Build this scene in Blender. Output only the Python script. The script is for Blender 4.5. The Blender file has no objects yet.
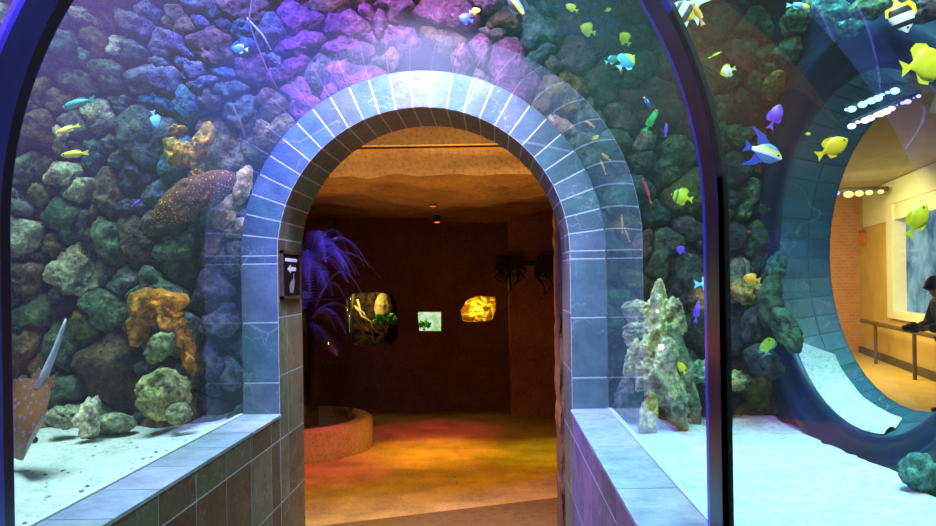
import bpy, bmesh, math, random
import numpy as np
from mathutils import Vector, Matrix, noise
R = math.radians
rnd = random.Random(7)
sc = bpy.context.scene
COL = sc.collection

# ------------------------------------------------------------------ camera
F, VX, VY, ROLL = 800.0, 496.0, 281.0, R(0.9)
EYE = 1.5
D = 3.75                       # plane of the tiled arch
AX, RI, RO, SPR, SILL = -0.3375, 0.6845, 0.856, 1.636, 0.892
DB = 4.21                      # back of the arch

def P(px, py, Y):
    a, b = px - VX, py - VY
    return Vector(((a - b * ROLL) * Y / F, Y, EYE - (b + a * ROLL) * Y / F))

def pix(v):
    dx, dy = v[0] * F / v[1], -(v[2] - EYE) * F / v[1]
    return (VX + dx + dy * ROLL, VY + dy - dx * ROLL)

cam = bpy.data.cameras.new('camera')
cam.sensor_width = 36
cam.lens = 36 * F / 936
cam.shift_x = -(VX - 468) / 936
cam.shift_y = (VY - 263) / 936
cam.clip_start = 0.02
co = bpy.data.objects.new('camera', cam)
co.location = (0, 0, EYE)
co.rotation_euler = (R(90), ROLL, 0)
COL.objects.link(co)
sc.camera = co
sc.view_settings.view_transform = 'Standard'
sc.view_settings.look = 'None'
sc.cycles.use_denoising = True
sc.cycles.max_bounces = 8
sc.cycles.diffuse_bounces = 3
sc.cycles.glossy_bounces = 3
sc.cycles.transparent_max_bounces = 12
sc.cycles.caustics_reflective = False
sc.cycles.caustics_refractive = False
sc.cycles.sample_clamp_indirect = 4

# ------------------------------------------------------------------ node helpers
def newmat(name):
    m = bpy.data.materials.new(name)
    m.use_nodes = True
    nt = m.node_tree
    nt.nodes.clear()
    out = nt.nodes.new('ShaderNodeOutputMaterial')
    return m, nt, out

def N(nt, t, **kw):
    n = nt.nodes.new(t)
    for k, v in kw.items():
        if k in n.inputs:
            n.inputs[k].default_value = v
        else:
            setattr(n, k, v)
    return n

def ramp(nt, fac, stops, interp='LINEAR'):
    r = nt.nodes.new('ShaderNodeValToRGB')
    r.color_ramp.interpolation = interp
    while len(r.color_ramp.elements) < len(stops):
        r.color_ramp.elements.new(0.5)
    for e, (p, c) in zip(r.color_ramp.elements, stops):
        e.position = p
        e.color = c if len(c) == 4 else (*c, 1)
    nt.links.new(fac, r.inputs[0])
    return r.outputs[0]

def mixc(nt, a, b, fac, mode='MIX'):
    m = nt.nodes.new('ShaderNodeMix')
    m.data_type = 'RGBA'
    m.blend_type = mode
    for sock, v in ((m.inputs[0], fac), (m.inputs[6], a), (m.inputs[7], b)):
        if isinstance(v, (int, float)):
            sock.default_value = v
        elif isinstance(v, tuple):
            sock.default_value = v if len(v) == 4 else (*v, 1)
        else:
            nt.links.new(v, sock)
    return m.outputs[2]

def math_n(nt, op, a, b=0.0, clamp=False):
    m = nt.nodes.new('ShaderNodeMath')
    m.operation = op
    m.use_clamp = clamp
    for i, v in enumerate((a, b)):
        if isinstance(v, (int, float)):
            m.inputs[i].default_value = v
        else:
            nt.links.new(v, m.inputs[i])
    return m.outputs[0]

def coords(nt, which='Object', scale=1.0):
    tc = nt.nodes.new('ShaderNodeTexCoord')
    mp = nt.nodes.new('ShaderNodeMapping')
    mp.inputs['Scale'].default_value = (scale, scale, scale) if isinstance(scale, (int, float)) else scale
    nt.links.new(tc.outputs[which], mp.inputs[0])
    return mp.outputs[0]

def noise_t(nt, vec, scale, detail=4, rough=0.6):
    n = N(nt, 'ShaderNodeTexNoise', Scale=scale, Detail=detail, Roughness=rough)
    if vec is not None:
        nt.links.new(vec, n.inputs['Vector'])
    return n.outputs[0]

def bump(nt, h, strength=0.4, dist=0.01, normal=None):
    b = N(nt, 'ShaderNodeBump', Strength=strength, Distance=dist)
    nt.links.new(h, b.inputs['Height'])
    if normal is not None:
        nt.links.new(normal, b.inputs['Normal'])
    return b.outputs[0]

def principled(nt, out, color, rough=0.6, normal=None, spec=0.5, metal=0.0):
    p = N(nt, 'ShaderNodeBsdfPrincipled')
    p.inputs['Metallic'].default_value = metal
    p.inputs['Specular IOR Level'].default_value = spec
    for k, v in (('Base Color', color), ('Roughness', rough)):
        if isinstance(v, tuple):
            p.inputs[k].default_value = v if len(v) == 4 else (*v, 1)
        elif isinstance(v, (int, float)):
            p.inputs[k].default_value = v
        else:
            nt.links.new(v, p.inputs[k])
    if normal is not None:
        nt.links.new(normal, p.inputs['Normal'])
    nt.links.new(p.outputs[0], out.inputs[0])
    return p

def simple(name, c, rough=0.5, var=0.25, scale=30, bmp=0.0, spec=0.5, metal=0.0):
    m, nt, out = newmat(name)
    v = coords(nt)
    n = noise_t(nt, v, scale)
    lo = tuple(x * (1 - var) for x in c)
    hi = tuple(min(1, x * (1 + var)) for x in c)
    colr = ramp(nt, n, [(0.3, lo), (0.7, hi)])
    principled(nt, out, colr, rough, bump(nt, n, bmp, 0.01) if bmp else None, spec, metal)
    return m

def emit(name, c, s, var=None):
    m, nt, out = newmat(name)
    e = N(nt, 'ShaderNodeEmission', Strength=s)
    if var:
        n = noise_t(nt, coords(nt), var[0], 3)
        colr = ramp(nt, n, [(0.35, var[1]), (0.6, c)])
        nt.links.new(colr, e.inputs[0])
    else:
        e.inputs[0].default_value = (*c, 1)
    nt.links.new(e.outputs[0], out.inputs[0])
    return m

def clear(name, tint, refl=1.7, haze=0.0, rough=0.0):
    """thin clear sheet: transmits, reflects more at grazing angles, a little translucency stands in for light haze"""
    m, nt, out = newmat(name)
    lw = N(nt, 'ShaderNodeLayerWeight', Blend=0.5)
    f5 = math_n(nt, 'POWER', lw.outputs['Facing'], 5.0)
    fr = math_n(nt, 'ADD', math_n(nt, 'MULTIPLY', f5, 0.96), 0.04)
    fr = math_n(nt, 'MULTIPLY', fr, refl, True)
    tr = N(nt, 'ShaderNodeBsdfTransparent')
    tr.inputs[0].default_value = (*tint, 1)
    gl = N(nt, 'ShaderNodeBsdfGlossy', Roughness=rough)
    base = tr.outputs[0]
    if haze:
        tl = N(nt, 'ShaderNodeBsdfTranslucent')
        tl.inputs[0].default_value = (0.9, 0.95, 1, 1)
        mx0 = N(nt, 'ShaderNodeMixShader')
        mx0.inputs[0].default_value = haze
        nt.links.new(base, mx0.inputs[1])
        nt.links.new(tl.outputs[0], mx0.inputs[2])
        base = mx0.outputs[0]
    mx = N(nt, 'ShaderNodeMixShader')
    nt.links.new(fr, mx.inputs[0])
    nt.links.new(base, mx.inputs[1])
    nt.links.new(gl.outputs[0], mx.inputs[2])
    nt.links.new(mx.outputs[0], out.inputs[0])
    return m

# ------------------------------------------------------------------ mesh helpers
class MB:
    def __init__(s):
        s.v, s.f, s.c, s.m = [], [], [], []
    def face(s, ids, c=(1, 1, 1), m=0):
        s.f.append(tuple(ids)); s.c.append(c); s.m.append(m)
    def add(s, vs):
        i = len(s.v)
        s.v.extend(tuple(v) for v in vs)
        return i
    def hexa(s, p, c=(1, 1, 1), m=0):
        """8 points: 0-3 one face, 4-7 the opposite one"""
        i = s.add(p)
        for q in ((0, 1, 2, 3), (7, 6, 5, 4), (0, 4, 5, 1), (1, 5, 6, 2), (2, 6, 7, 3), (3, 7, 4, 0)):
            s.face([i + k for k in q], c, m)
    def box(s, a, b, c=(1, 1, 1), m=0):
        (x0, y0, z0), (x1, y1, z1) = a, b
        s.hexa([(x0, y0, z0), (x1, y0, z0), (x1, y0, z1), (x0, y0, z1), (x0, y1, z0), (x1, y1, z0), (x1, y1, z1), (x0, y1, z1)], c, m)
    def tube(s, pts, rad, n=8, c=(1, 1, 1), m=0, cap=True, flat=1.0):
        pts = [Vector(p) for p in pts]
        rads = rad if isinstance(rad, (list, tuple)) else [rad] * len(pts)
        rings = []
        up = None
        for k, p in enumerate(pts):
            t = (pts[min(k + 1, len(pts) - 1)] - pts[max(k - 1, 0)])
            t = t.normalized() if t.length > 1e-9 else Vector((0, 0, 1))
            if up is None:
                up = Vector((0, 0, 1)) if abs(t.z) < 0.9 else Vector((0, 1, 0))
            a = t.cross(up)
            a = a.normalized() if a.length > 1e-6 else t.orthogonal().normalized()
            b = a.cross(t).normalized()
            up = b
            i = s.add([p + (a * math.cos(2 * math.pi * j / n) + b * flat * math.sin(2 * math.pi * j / n)) * rads[k] for j in range(n)])
            rings.append(i)
        for i, j in zip(rings, rings[1:]):
            for k in range(n):
                s.face((i + k, i + (k + 1) % n, j + (k + 1) % n, j + k), c, m)
        if cap:
            s.face([rings[0] + k for k in range(n)][::-1], c, m)
            s.face([rings[-1] + k for k in range(n)], c, m)
    def lathe(s, prof, n=32, c=(1, 1, 1), m=0, center=(0, 0, 0)):
        rings = []
        for r, z in prof:
            rings.append(s.add([(center[0] + r * math.cos(2 * math.pi * k / n), center[1] + r * math.sin(2 * math.pi * k / n), center[2] + z) for k in range(n)]))
        for i, j in zip(rings, rings[1:]):
            for k in range(n):
                s.face((i + k, i + (k + 1) % n, j + (k + 1) % n, j + k), c, m)
    def grid(s, fn, nu, nv, c=(1, 1, 1), m=0, close=False):
        i = s.add([fn(u / nu, v / nv) for v in range(nv + 1) for u in range(nu + 1)])
        w = nu + 1
        for v in range(nv):
            for u in range(nu):
                s.face((i + v * w + u, i + v * w + u + 1, i + (v + 1) * w + u + 1, i + (v + 1) * w + u), c, m)
    def build(s, name, mats, parent=None, smooth=False, loc=None, recalc=True):
        me = bpy.data.meshes.new(name)
        me.from_pydata([tuple(v) for v in s.v], [], s.f)
        mats = mats if isinstance(mats, (list, tuple)) else [mats]
        for m in mats:
            me.materials.append(m)
        me.polygons.foreach_set('material_index', s.m)
        if smooth:
            me.polygons.foreach_set('use_smooth', [True] * len(s.f))
        if any(c != (1, 1, 1) for c in s.c):
            at = me.color_attributes.new('tint', 'FLOAT_COLOR', 'CORNER')
            arr = []
            for p in me.polygons:
                arr.extend([*s.c[p.index], 1.0] * p.loop_total)
            at.data.foreach_set('color', arr)
        me.update()
        if recalc:
            bm = bmesh.new(); bm.from_mesh(me)
            bmesh.ops.recalc_face_normals(bm, faces=bm.faces)
            bm.to_mesh(me); bm.free()
        o = bpy.data.objects.new(name, me)
        COL.objects.link(o)
        if parent is not None:
            o.parent = parent
        if loc is not None:
            o.location = loc
        return o

def tag(o, label, cat=None, group=None, kind=None):
    if label: o['label'] = label
    if cat: o['category'] = cat
    if group: o['group'] = group
    if kind: o['kind'] = kind
    return o

def struct(o, label=None):
    o['kind'] = 'structure'
    if label: o['label'] = label
    return o

def thing(name, label, cat, loc=(0, 0, 0), group=None, rot=None):
    o = bpy.data.objects.new(name, None)
    o.empty_display_size = 0.05
    COL.objects.link(o)
    o.location = loc
    if rot is not None:
        o.rotation_euler = rot
    return tag(o, label, cat, group)

def copy_tree(src, parent=None):
    c = src.copy(); COL.objects.link(c)
    if parent is not None: c.parent = parent
    for ch in list(src.children):
        copy_tree(ch, c)
    return c

def fill_holes(outer, holes, to3d):
    """flat sheet with holes; returns (verts, faces)"""
    bm = bmesh.new()
    edges = []
    for loop in [outer] + holes:
        vs = [bm.verts.new(to3d(*p)) for p in loop]
        for a, b in zip(vs, vs[1:] + vs[:1]):
            edges.append(bm.edges.new((a, b)))
    bmesh.ops.triangle_fill(bm, use_beauty=True, edges=edges)
    bm.verts.index_update()
    v = [tuple(x.co) for x in bm.verts]
    f = [tuple(x.index for x in fc.verts) for fc in bm.faces]
    bm.free()
    return v, f

def sheet(outer, holes, to3d, name, mat, parent=None):
    mb = MB()
    v, f = fill_holes(outer, holes, to3d)
    mb.add(v)
    for q in f: mb.face(q)
    return mb.build(name, mat, parent)

# ------------------------------------------------------------------ materials
def tile_mat():
    m, nt, out = newmat('slate_tile')
    at = N(nt, 'ShaderNodeAttribute', attribute_name='tint')
    v = coords(nt, 'Object')
    n1 = noise_t(nt, v, 9, 8, 0.65)
    n2 = noise_t(nt, v, 55, 4, 0.6)
    shade = ramp(nt, n1, [(0.3, (0.6, 0.62, 0.65)), (0.55, (1, 1, 1)), (0.75, (1.3, 1.25, 1.2))])
    c = mixc(nt, at.outputs[0], shade, 1.0, 'MULTIPLY')
    vor = N(nt, 'ShaderNodeTexVoronoi', Scale=2.4, feature='DISTANCE_TO_EDGE')
    wv = noise_t(nt, v, 4, 4)
    mv = N(nt, 'ShaderNodeVectorMath', operation='ADD')
    sc_ = N(nt, 'ShaderNodeVectorMath', operation='SCALE'); sc_.inputs[3].default_value = 0.6
    nt.links.new(wv, sc_.inputs[0]); nt.links.new(sc_.outputs[0], mv.inputs[0]); nt.links.new(v, mv.inputs[1])
    nt.links.new(mv.outputs[0], vor.inputs['Vector'])
    vein = ramp(nt, vor.outputs[0], [(0.0, (1, 1, 1)), (0.012, (0, 0, 0))])
    veinf = math_n(nt, 'MULTIPLY', vein, 0.16)
    c = mixc(nt, c, (0.7, 0.72, 0.7), veinf)
    h = math_n(nt, 'ADD', math_n(nt, 'MULTIPLY', n1, 0.7), math_n(nt, 'MULTIPLY', n2, 0.3))
    rr = ramp(nt, n2, [(0.3, (0.38,) * 3), (0.7, (0.6,) * 3)])
    principled(nt, out, c, rr, bump(nt, h, 0.5, 0.012))
    return m
M = {}
M['tile'] = tile_mat()
M['grout'] = simple('grout', (0.55, 0.58, 0.58), 0.8, 0.15, 60)
M['acrylic'] = clear('acrylic_sheet', (0.93, 0.98, 1.0), 1.05, 0.028)  # slight translucency added to imitate the blue light haze
M['black'] = simple('black_gasket', (0.006, 0.007, 0.012), 0.35, 0.2)
M['blue_edge_light'] = simple('painted_blue_light', (0.05, 0.06, 0.42), 0.3, 0.25, 6)  # blue light on the rib edges, put into the colour
M['pane'] = clear('display_pane', (0.96, 0.97, 0.95), 0.9)

def rock_mat(name, use_obj=True, base=(0.2, 0.2, 0.18), pit=1.0):
    m, nt, out = newmat(name)
    if use_obj:
        oi = N(nt, 'ShaderNodeObjectInfo')
        bc = oi.outputs['Color']
        tc = nt.nodes.new('ShaderNodeTexCoord')
        ad = N(nt, 'ShaderNodeVectorMath', operation='ADD')
        nt.links.new(tc.outputs['Object'], ad.inputs[0])
        rs = N(nt, 'ShaderNodeMath', operation='MULTIPLY'); rs.inputs[1].default_value = 37.0
        nt.links.new(oi.outputs['Random'], rs.inputs[0])
        nt.links.new(rs.outputs[0], ad.inputs[1])
        v = ad.outputs[0]
    else:
        bc = N(nt, 'ShaderNodeRGB'); bc.outputs[0].default_value = (*base, 1); bc = bc.outputs[0]
        v = coords(nt)
    n1 = noise_t(nt, v, 11, 8, 0.68)
    n2 = noise_t(nt, v, 38, 6, 0.7)
    vo = N(nt, 'ShaderNodeTexVoronoi', Scale=46.0)
    nt.links.new(v, vo.inputs['Vector'])
    shade = ramp(nt, n1, [(0.30, (0.18, 0.17, 0.18)), (0.46, (0.75, 0.74, 0.72)), (0.60, (1.5, 1.45, 1.2)), (0.74, (3.2, 3.0, 2.1))])
    c = mixc(nt, bc, shade, 1.0, 'MULTIPLY')
    spk = ramp(nt, n2, [(0.36, (0.35, 0.33, 0.33)), (0.55, (1, 1, 1)), (0.7, (1.5, 1.45, 1.3))])
    c = mixc(nt, c, spk, 0.85, 'MULTIPLY')
    nmac = noise_t(nt, v, 5, 3)
    mac = ramp(nt, nmac, [(0.42, (1, 1, 1)), (0.58, (1.25, 0.86, 0.78))])
    c = mixc(nt, c, mac, 0.6, 'MULTIPLY')
    pits = ramp(nt, vo.outputs['Distance'], [(0.0, (0, 0, 0)), (0.45, (1, 1, 1))])
    h = math_n(nt, 'ADD', math_n(nt, 'MULTIPLY', n1, 1.0), math_n(nt, 'ADD', math_n(nt, 'MULTIPLY', n2, 0.5), math_n(nt, 'MULTIPLY', pits, 0.25 * pit)))
    principled(nt, out, c, 0.85, bump(nt, h, 0.9, 0.03), 0.25)
    return m
M['rock'] = rock_mat('reef_rock')

def sand_mat():
    m, nt, out = newmat('white_sand')
    v = coords(nt)
    n1 = noise_t(nt, v, 180, 3, 0.7); n2 = noise_t(nt, v, 7, 6, 0.65); n3 = noise_t(nt, v, 42, 5, 0.7)
    c = ramp(nt, n2, [(0.3, (0.66, 0.66, 0.62)), (0.65, (0.88, 0.88, 0.85))])
    sp = ramp(nt, n1, [(0.3, (0.45, 0.43, 0.4)), (0.42, (1, 1, 1))])
    c = mixc(nt, c, sp, 0.55, 'MULTIPLY')
    sp2 = ramp(nt, n3, [(0.34, (0.5, 0.49, 0.48)), (0.48, (1, 1, 1))])
    c = mixc(nt, c, sp2, 0.7, 'MULTIPLY')
    h = math_n(nt, 'ADD', n3, math_n(nt, 'MULTIPLY', n1, 0.4))
    principled(nt, out, c, 0.95, bump(nt, h, 0.9, 0.025), 0.1)
    return m
M['sand'] = sand_mat()
M['tank_wall'] = simple('dark_tank_wall', (0.012, 0.02, 0.045), 0.9, 0.4, 5)

def cave_mat(name, c0, c1, sc_=2.5, b=0.6, joint=False):
    m, nt, out = newmat(name)
    v = coords(nt)
    n1 = noise_t(nt, v, sc_, 8, 0.62); n2 = noise_t(nt, v, sc_ * 14, 5, 0.65)
    c = ramp(nt, n1, [(0.3, c0), (0.7, c1)])
    sp = ramp(nt, n2, [(0.3, (0.55, 0.5, 0.45)), (0.5, (1, 1, 1)), (0.75, (1.25, 1.2, 1.1))])
    c = mixc(nt, c, sp, 0.8, 'MULTIPLY')
    h = math_n(nt, 'ADD', n1, math_n(nt, 'MULTIPLY', n2, 0.25))
    principled(nt, out, c, 0.8, bump(nt, h, b, 0.04), 0.25)
    return m
M['cave_wall'] = cave_mat('brown_cave_render', (0.13, 0.07, 0.045), (0.23, 0.13, 0.08))
M['cave_ceiling'] = cave_mat('ochre_rock_ceiling', (0.11, 0.06, 0.02), (0.28, 0.16, 0.06), 2.2, 1.0)
M['cave_beam'] = cave_mat('tan_plaster_beam', (0.58, 0.40, 0.19), (0.78, 0.56, 0.29), 3, 0.4)
M['cave_floor'] = cave_mat('mottled_stone_floor', (0.26, 0.17, 0.05), (0.52, 0.36, 0.10), 3.5, 0.35)
M['plain_floor'] = cave_mat('smooth_brown_floor', (0.11, 0.06, 0.012), (0.15, 0.09, 0.018), 2, 0.1)

# ------------------------------------------------------------------ tiled arch, low walls and sills
G = 0.0065
def tcol(base, var=0.12):
    k = 1 + rnd.uniform(-var, var)
    return tuple(max(0, b * k * (1 + rnd.uniform(-0.06, 0.06))) for b in base)
SLATE = [(0.078, 0.128, 0.148), (0.066, 0.118, 0.132), (0.095, 0.135, 0.16), (0.06, 0.132, 0.13)]
BROWN = [(0.14, 0.075, 0.055), (0.12, 0.06, 0.05), (0.15, 0.10, 0.07), (0.16, 0.15, 0.10), (0.17, 0.16, 0.12)]
OLIVE = [(0.15, 0.19, 0.10), (0.13, 0.175, 0.10), (0.17, 0.18, 0.10), (0.15, 0.12, 0.07)]
LAV = [(0.40, 0.42, 0.48), (0.36, 0.39, 0.45)]

def polar(r, a):
    return AX + r * math.cos(a), SPR + r * math.sin(a)

arch = MB()
NR = 27
for k in range(NR):                         # ring of the face
    a0, a1 = math.pi * k / NR, math.pi * (k + 1) / NR
    g = G * 0.5 / 0.77
    c = tcol(rnd.choice(SLATE), 0.14)
    for h in range(2):
        b0 = a0 + g + (a1 - a0 - 2 * g) * h / 2
        b1 = a0 + g + (a1 - a0 - 2 * g) * (h + 1) / 2
        p = [polar(RI + 0.003, b0), polar(RO, b0), polar(RO, b1), polar(RI + 0.003, b1)]
        arch.hexa([(x, D, z) for x, z in p] + [(x, D + 0.012, z) for x, z in p], c)
rows = [SPR, 1.598, 1.322, 1.04, SILL]
for sgn in (-1, 1):                         # uprights of the face
    for z1, z0 in zip(rows, rows[1:]):
        xa, xb = AX + sgn * (RI + 0.003), AX + sgn * RO
        arch.box((min(xa, xb), D, z0 + G / 2), (max(xa, xb), D + 0.012, z1 - G / 2), tcol(rnd.choice(SLATE)))
ycols = [D + 0.002, 3.9, DB]
for ya, yb in zip(ycols, ycols[1:]):        # soffit
    for k in range(NR):
        a0, a1 = math.pi * k / NR, math.pi * (k + 1) / NR
        g = G * 0.5 / RI
        c = tcol(rnd.choice(OLIVE) if abs(k - 13) > 7 else (0.16, 0.12, 0.09))
        p = [polar(RI, a0 + g), polar(RI, a1 - g), polar(RI + 0.012, a1 - g), polar(RI + 0.012, a0 + g)]
        arch.hexa([(x, ya + G / 2, z) for x, z in p] + [(x, yb - G / 2, z) for x, z in p], c)
    zr = [SPR, 1.598, 1.345, 1.07, 0.773, 0.475, 0.177, 0.0]
    for sgn in (-1, 1):
        for z1, z0 in zip(zr, zr[1:]):
            xa, xb = AX + sgn * RI, AX + sgn * (RI + 0.012)
            arch.box((min(xa, xb), ya + G / 2, z0 + G / 2), (max(xa, xb), yb - G / 2, z1 - G / 2), tcol(rnd.choice(OLIVE)))
# grout body behind the tiles
ro = RO - 0.004
def body(ri, y0, y1):
    prof_o = [(AX + ro, 0.0)] + [polar(ro, math.pi * k / 40) for k in range(41)] + [(AX - ro, 0.0)]
    prof_i = [(AX + ri, 0.0)] + [polar(ri, math.pi * k / 40) for k in range(41)] + [(AX - ri, 0.0)]
    for k in range(len(prof_o) - 1):
        p = [prof_i[k], prof_o[k], prof_o[k + 1], prof_i[k + 1]]
        arch.hexa([(x, y0, z) for x, z in p] + [(x, y1, z) for x, z in p], (1, 1, 0.99), 1)
body(RI + 0.0012, D + 0.0012, DB - 0.001)
o = arch.build('trim_1', [M['tile'], M['grout']])
struct(o, 'arch of blue-grey slate tiles framing the way into the dark cave room')

def low_wall(sgn, name, cols, sillcols, spitch):
    wx = AX + sgn * RI                      # face towards the walkway
    inn = sgn * 0.012
    mb = MB()
    ys = [3.748 - 0.0] + [3.6 - 0.3 * k for k in range(17)]
    zr = [SILL - 0.012, 0.773, 0.475, 0.177, 0.0]
    for ya, yb in zip(ys, ys[1:]):
        for z1, z0 in zip(zr, zr[1:]):
            x0, x1 = sorted((wx, wx + inn))
            mb.box((x0, yb + G / 2, z0 + G / 2), (x1, ya - G / 2, z1 - G / 2), tcol(rnd.choice(cols), 0.2))
    x0, x1 = sorted((wx + sgn * 0.0012, AX + sgn * (RO + 0.02)))
    mb.box((x0, ys[-1], 0), (x1, D + 0.001, SILL - 0.014), (1, 1, 0.99), 1)
    struct(mb.build(name, [M['tile'], M['grout']]), 'low tiled wall under the %s side of the acrylic tunnel' % ('left' if sgn < 0 else 'right'))
    s = MB()
    y = D - 0.002
    first = True
    while y > -1.3:
        st = spitch if not first else spitch * (0.5 if sgn < 0 else 0.42)
        first = False
        x0, x1 = sorted((wx - sgn * 0.008, AX + sgn * (RO + 0.004)))
        s.box((x0, y - st + G / 2, SILL - 0.012), (x1, y - G / 2, SILL), tcol(rnd.choice(sillcols), 0.08))
        y -= st
    x0, x1 = sorted((wx, AX + sgn * (RO + 0.02)))
    s.box((x0, y, SILL - 0.014), (x1, D, SILL - 0.003), (1, 1, 0.99), 1)
    x0, x1 = sorted((AX + sgn * (RO - 0.002), AX + sgn * (RO + 0.016)))
    s.box((x0, y, SILL - 0.014), (x1, D, SILL + 0.006), (1, 1, 0.99), 1)
    struct(s.build('trim_2' if sgn < 0 else 'trim_3', [M['tile'], M['grout']]), 'pale slate sill along the foot of the %s acrylic' % ('left' if sgn < 0 else 'right'))
low_wall(-1, 'wall_left', BROWN, LAV, 0.30)
low_wall(1, 'wall_right', [(0.23, 0.19, 0.24), (0.2, 0.17, 0.22), (0.26, 0.2, 0.22)], LAV, 0.59)

# ------------------------------------------------------------------ acrylic tunnel and its joint rib
YR = 1.95
def bfac(y):
    return 1 + 0.13 * min(1, max(0, (D - y) / (D - YR))) if y < D else 1.0
def tunnel_pt(t, y, r=RO):
    """t 0..1 from the left foot over the crown to the right foot"""
    hs = SPR - SILL - 0.004
    L = 2 * hs + math.pi * r
    s = t * L
    if s < hs: return (AX - r, y, SILL + 0.004 + s)
    if s > L - hs: return (AX + r, y, SILL + 0.004 + (L - s))
    a = math.pi - (s - hs) / r
    return (AX + r * math.cos(a), y, SPR + r * bfac(y) * math.sin(a))
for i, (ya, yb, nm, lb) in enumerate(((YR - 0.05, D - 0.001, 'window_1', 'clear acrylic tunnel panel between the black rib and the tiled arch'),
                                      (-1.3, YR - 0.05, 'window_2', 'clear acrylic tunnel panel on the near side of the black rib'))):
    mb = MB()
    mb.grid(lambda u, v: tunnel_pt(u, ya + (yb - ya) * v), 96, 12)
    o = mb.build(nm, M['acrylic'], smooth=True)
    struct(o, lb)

def strip(y_far, y_near, r0, r1, name, mat, parent):
    """arched band; y_far/y_near are functions of t"""
    mb = MB()
    n = 96
    for k in range(n):
        q = []
        for t in (k / n, (k + 1) / n):
            yf, yn = y_far(t), y_near(t)
            q.append([tunnel_pt(t, yn, r0), tunnel_pt(t, yf, r0), tunnel_pt(t, yf, r1), tunnel_pt(t, yn, r1)])
        mb.hexa(q[0] + q[1])
    bm = mb.build(name, mat, parent)
    return bm
rib = bpy.data.objects.new('trim_4', None); COL.objects.link(rib)
struct(rib, 'black joint rib with blue light painted as edge strips, arching over the acrylic tunnel')
lerp = lambda a, b, t: a + (b - a) * min(1, max(0, t))
sm = lambda t: (lambda x: x * x * (3 - 2 * x))(min(1, max(0, (t - 0.2) / 0.6)))
yA = lambda t: YR
yB = lambda t: YR - lerp(0.003, 0.024, sm(t))
yC = lambda t: YR - lerp(0.040, 0.138, sm(t))
yD = lambda t: YR - lerp(0.150, 0.132, sm(t))
strip(yA, yB, RO - 0.012, RO + 0.012, 'edge_light_strip', M['blue_edge_light'], rib)  # blue light on the rib painted as strips, width differing by side
strip(yB, yC, RO - 0.012, RO + 0.012, 'gasket', M['black'], rib)
strip(yC, yD, RO - 0.012, RO + 0.012, 'edge_light_strip', M['blue_edge_light'], rib)

# ------------------------------------------------------------------ tanks: backing walls and sand
YB = 4.24
arch_hole = [(AX + RO * 0.98, 0.01)] + [(AX + RO * 0.98 * math.cos(math.pi * k / 32), SPR + RO * 0.98 * math.sin(math.pi * k / 32)) for k in range(33)] + [(AX - RO * 0.98, 0.01)]
o = sheet([(-3.4, 0), (AX - RO * 0.98 - 0.001, 0.0), *reversed(arch_hole), (AX + RO * 0.98 + 0.001, 0.0), (1.75, 0), (1.75, 4.2), (-3.4, 4.2)], [], lambda x, z: (x, YB, z), 'wall_back', M['tank_wall'])
struct(o, 'dark wall behind the stacked reef rocks')
mb = MB(); mb.box((-3.45, -1.3, 0), (-3.4, YB, 4.2))
struct(mb.build('wall_tank_left', M['tank_wall']), 'dark far side of the left tank')

def hsand(x, y):
    return 0.018 * noise.noise(Vector((x * 2.2, y * 2.2, 3))) + 0.008 * noise.noise(Vector((x * 9, y * 9, 1)))
def sandbed(x0, x1, y0, y1, f, name, label, nx=90, ny=110):
    mb = MB()
    mb.grid(lambda u, v: (x0 + (x1 - x0) * u, y0 + (y1 - y0) * v, f(x0 + (x1 - x0) * u, y0 + (y1 - y0) * v)), nx, ny)
    mb.box((x0, y0, 0.3), (x1, y1, 0.6))
    o = mb.build(name, M['sand'], smooth=True)
    return tag(o, label, 'sand', kind='stuff')
gl, gr_ = AX - RO, AX + RO
sandbed(-3.38, gl - 0.012, -1.2, 4.2, lambda x, y: 0.80 + 0.05 * max(0, 1 - (gl - x) / 0.5) + hsand(x, y), 'sand', 'white sand bed of the left tank in front of the reef rocks')
def edge_x(y):
    return 1.40 + 0.05 * noise.noise(Vector((y * 4, 0, 0))) + 0.02 * noise.noise(Vector((y * 17, 5, 0))) - 0.10 * max(0, 2.6 - y)
def rsand(u, v):
    y = -1.2 + 5.4 * v
    x1 = max(edge_x(y), 1.1) if y > 1.2 else 1.2
    x = gr_ + 0.012 + (x1 - gr_ - 0.012) * u
    z = 0.80 + 0.03 * max(0, 1 - (x - gr_) / 0.3) + hsand(x, y)
    if u > 0.985: z -= 0.10
    return (x, y, z)
mb = MB(); mb.grid(rsand, 80, 150); 
tag(mb.build('sand', M['sand'], smooth=True), 'white sand bed of the right tank before the round window', 'sand', kind='stuff')
mb = MB(); mb.box((gr_ + 0.012, -1.2, 0.3), (1.9, 4.2, 0.62))
struct(mb.build('floor_tank_right', M['tank_wall']), 'dark floor of the right tank')

# ------------------------------------------------------------------ round window in the right tank wall
WA = Vector((1.46, 3.2, 1.585))                 # centre of the front rim
wn = Vector((0.994, 0.11, 0)).normalized()      # out of the tank
wt = Vector((-0.11, 0.994, 0)).normalized()     # along the wall, away from the camera
wz = Vector((0, 0, 1))
def W(r, a, d):
    """radius, angle (0 = far side, 90 deg = top), depth into the wall"""
    return WA + wt * (r * math.cos(a)) + wz * (r * math.sin(a)) + wn * d
R1, R2, DEP = 0.72, 0.632, 0.22
outer = [(-1.9, -1.58), (1.03, -1.58), (1.03, 2.6), (-1.9, 2.6)]
hole = [(0.73 * math.cos(2 * math.pi * k / 64), 0.73 * math.sin(2 * math.pi * k / 64)) for k in range(64)]
o = sheet(outer, [hole], lambda s, h: WA + wt * s + wz * h + wn * 0.012, 'wall_tank_right', simple('navy_tank_wall', (0.006, 0.016, 0.045), 0.6, 0.4, 4))
struct(o, 'navy side wall of the right tank')
pw = thing('round_window', 'big round navy rimmed window with tiled blue-green reveal in the right tank wall', 'window', WA)
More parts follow.
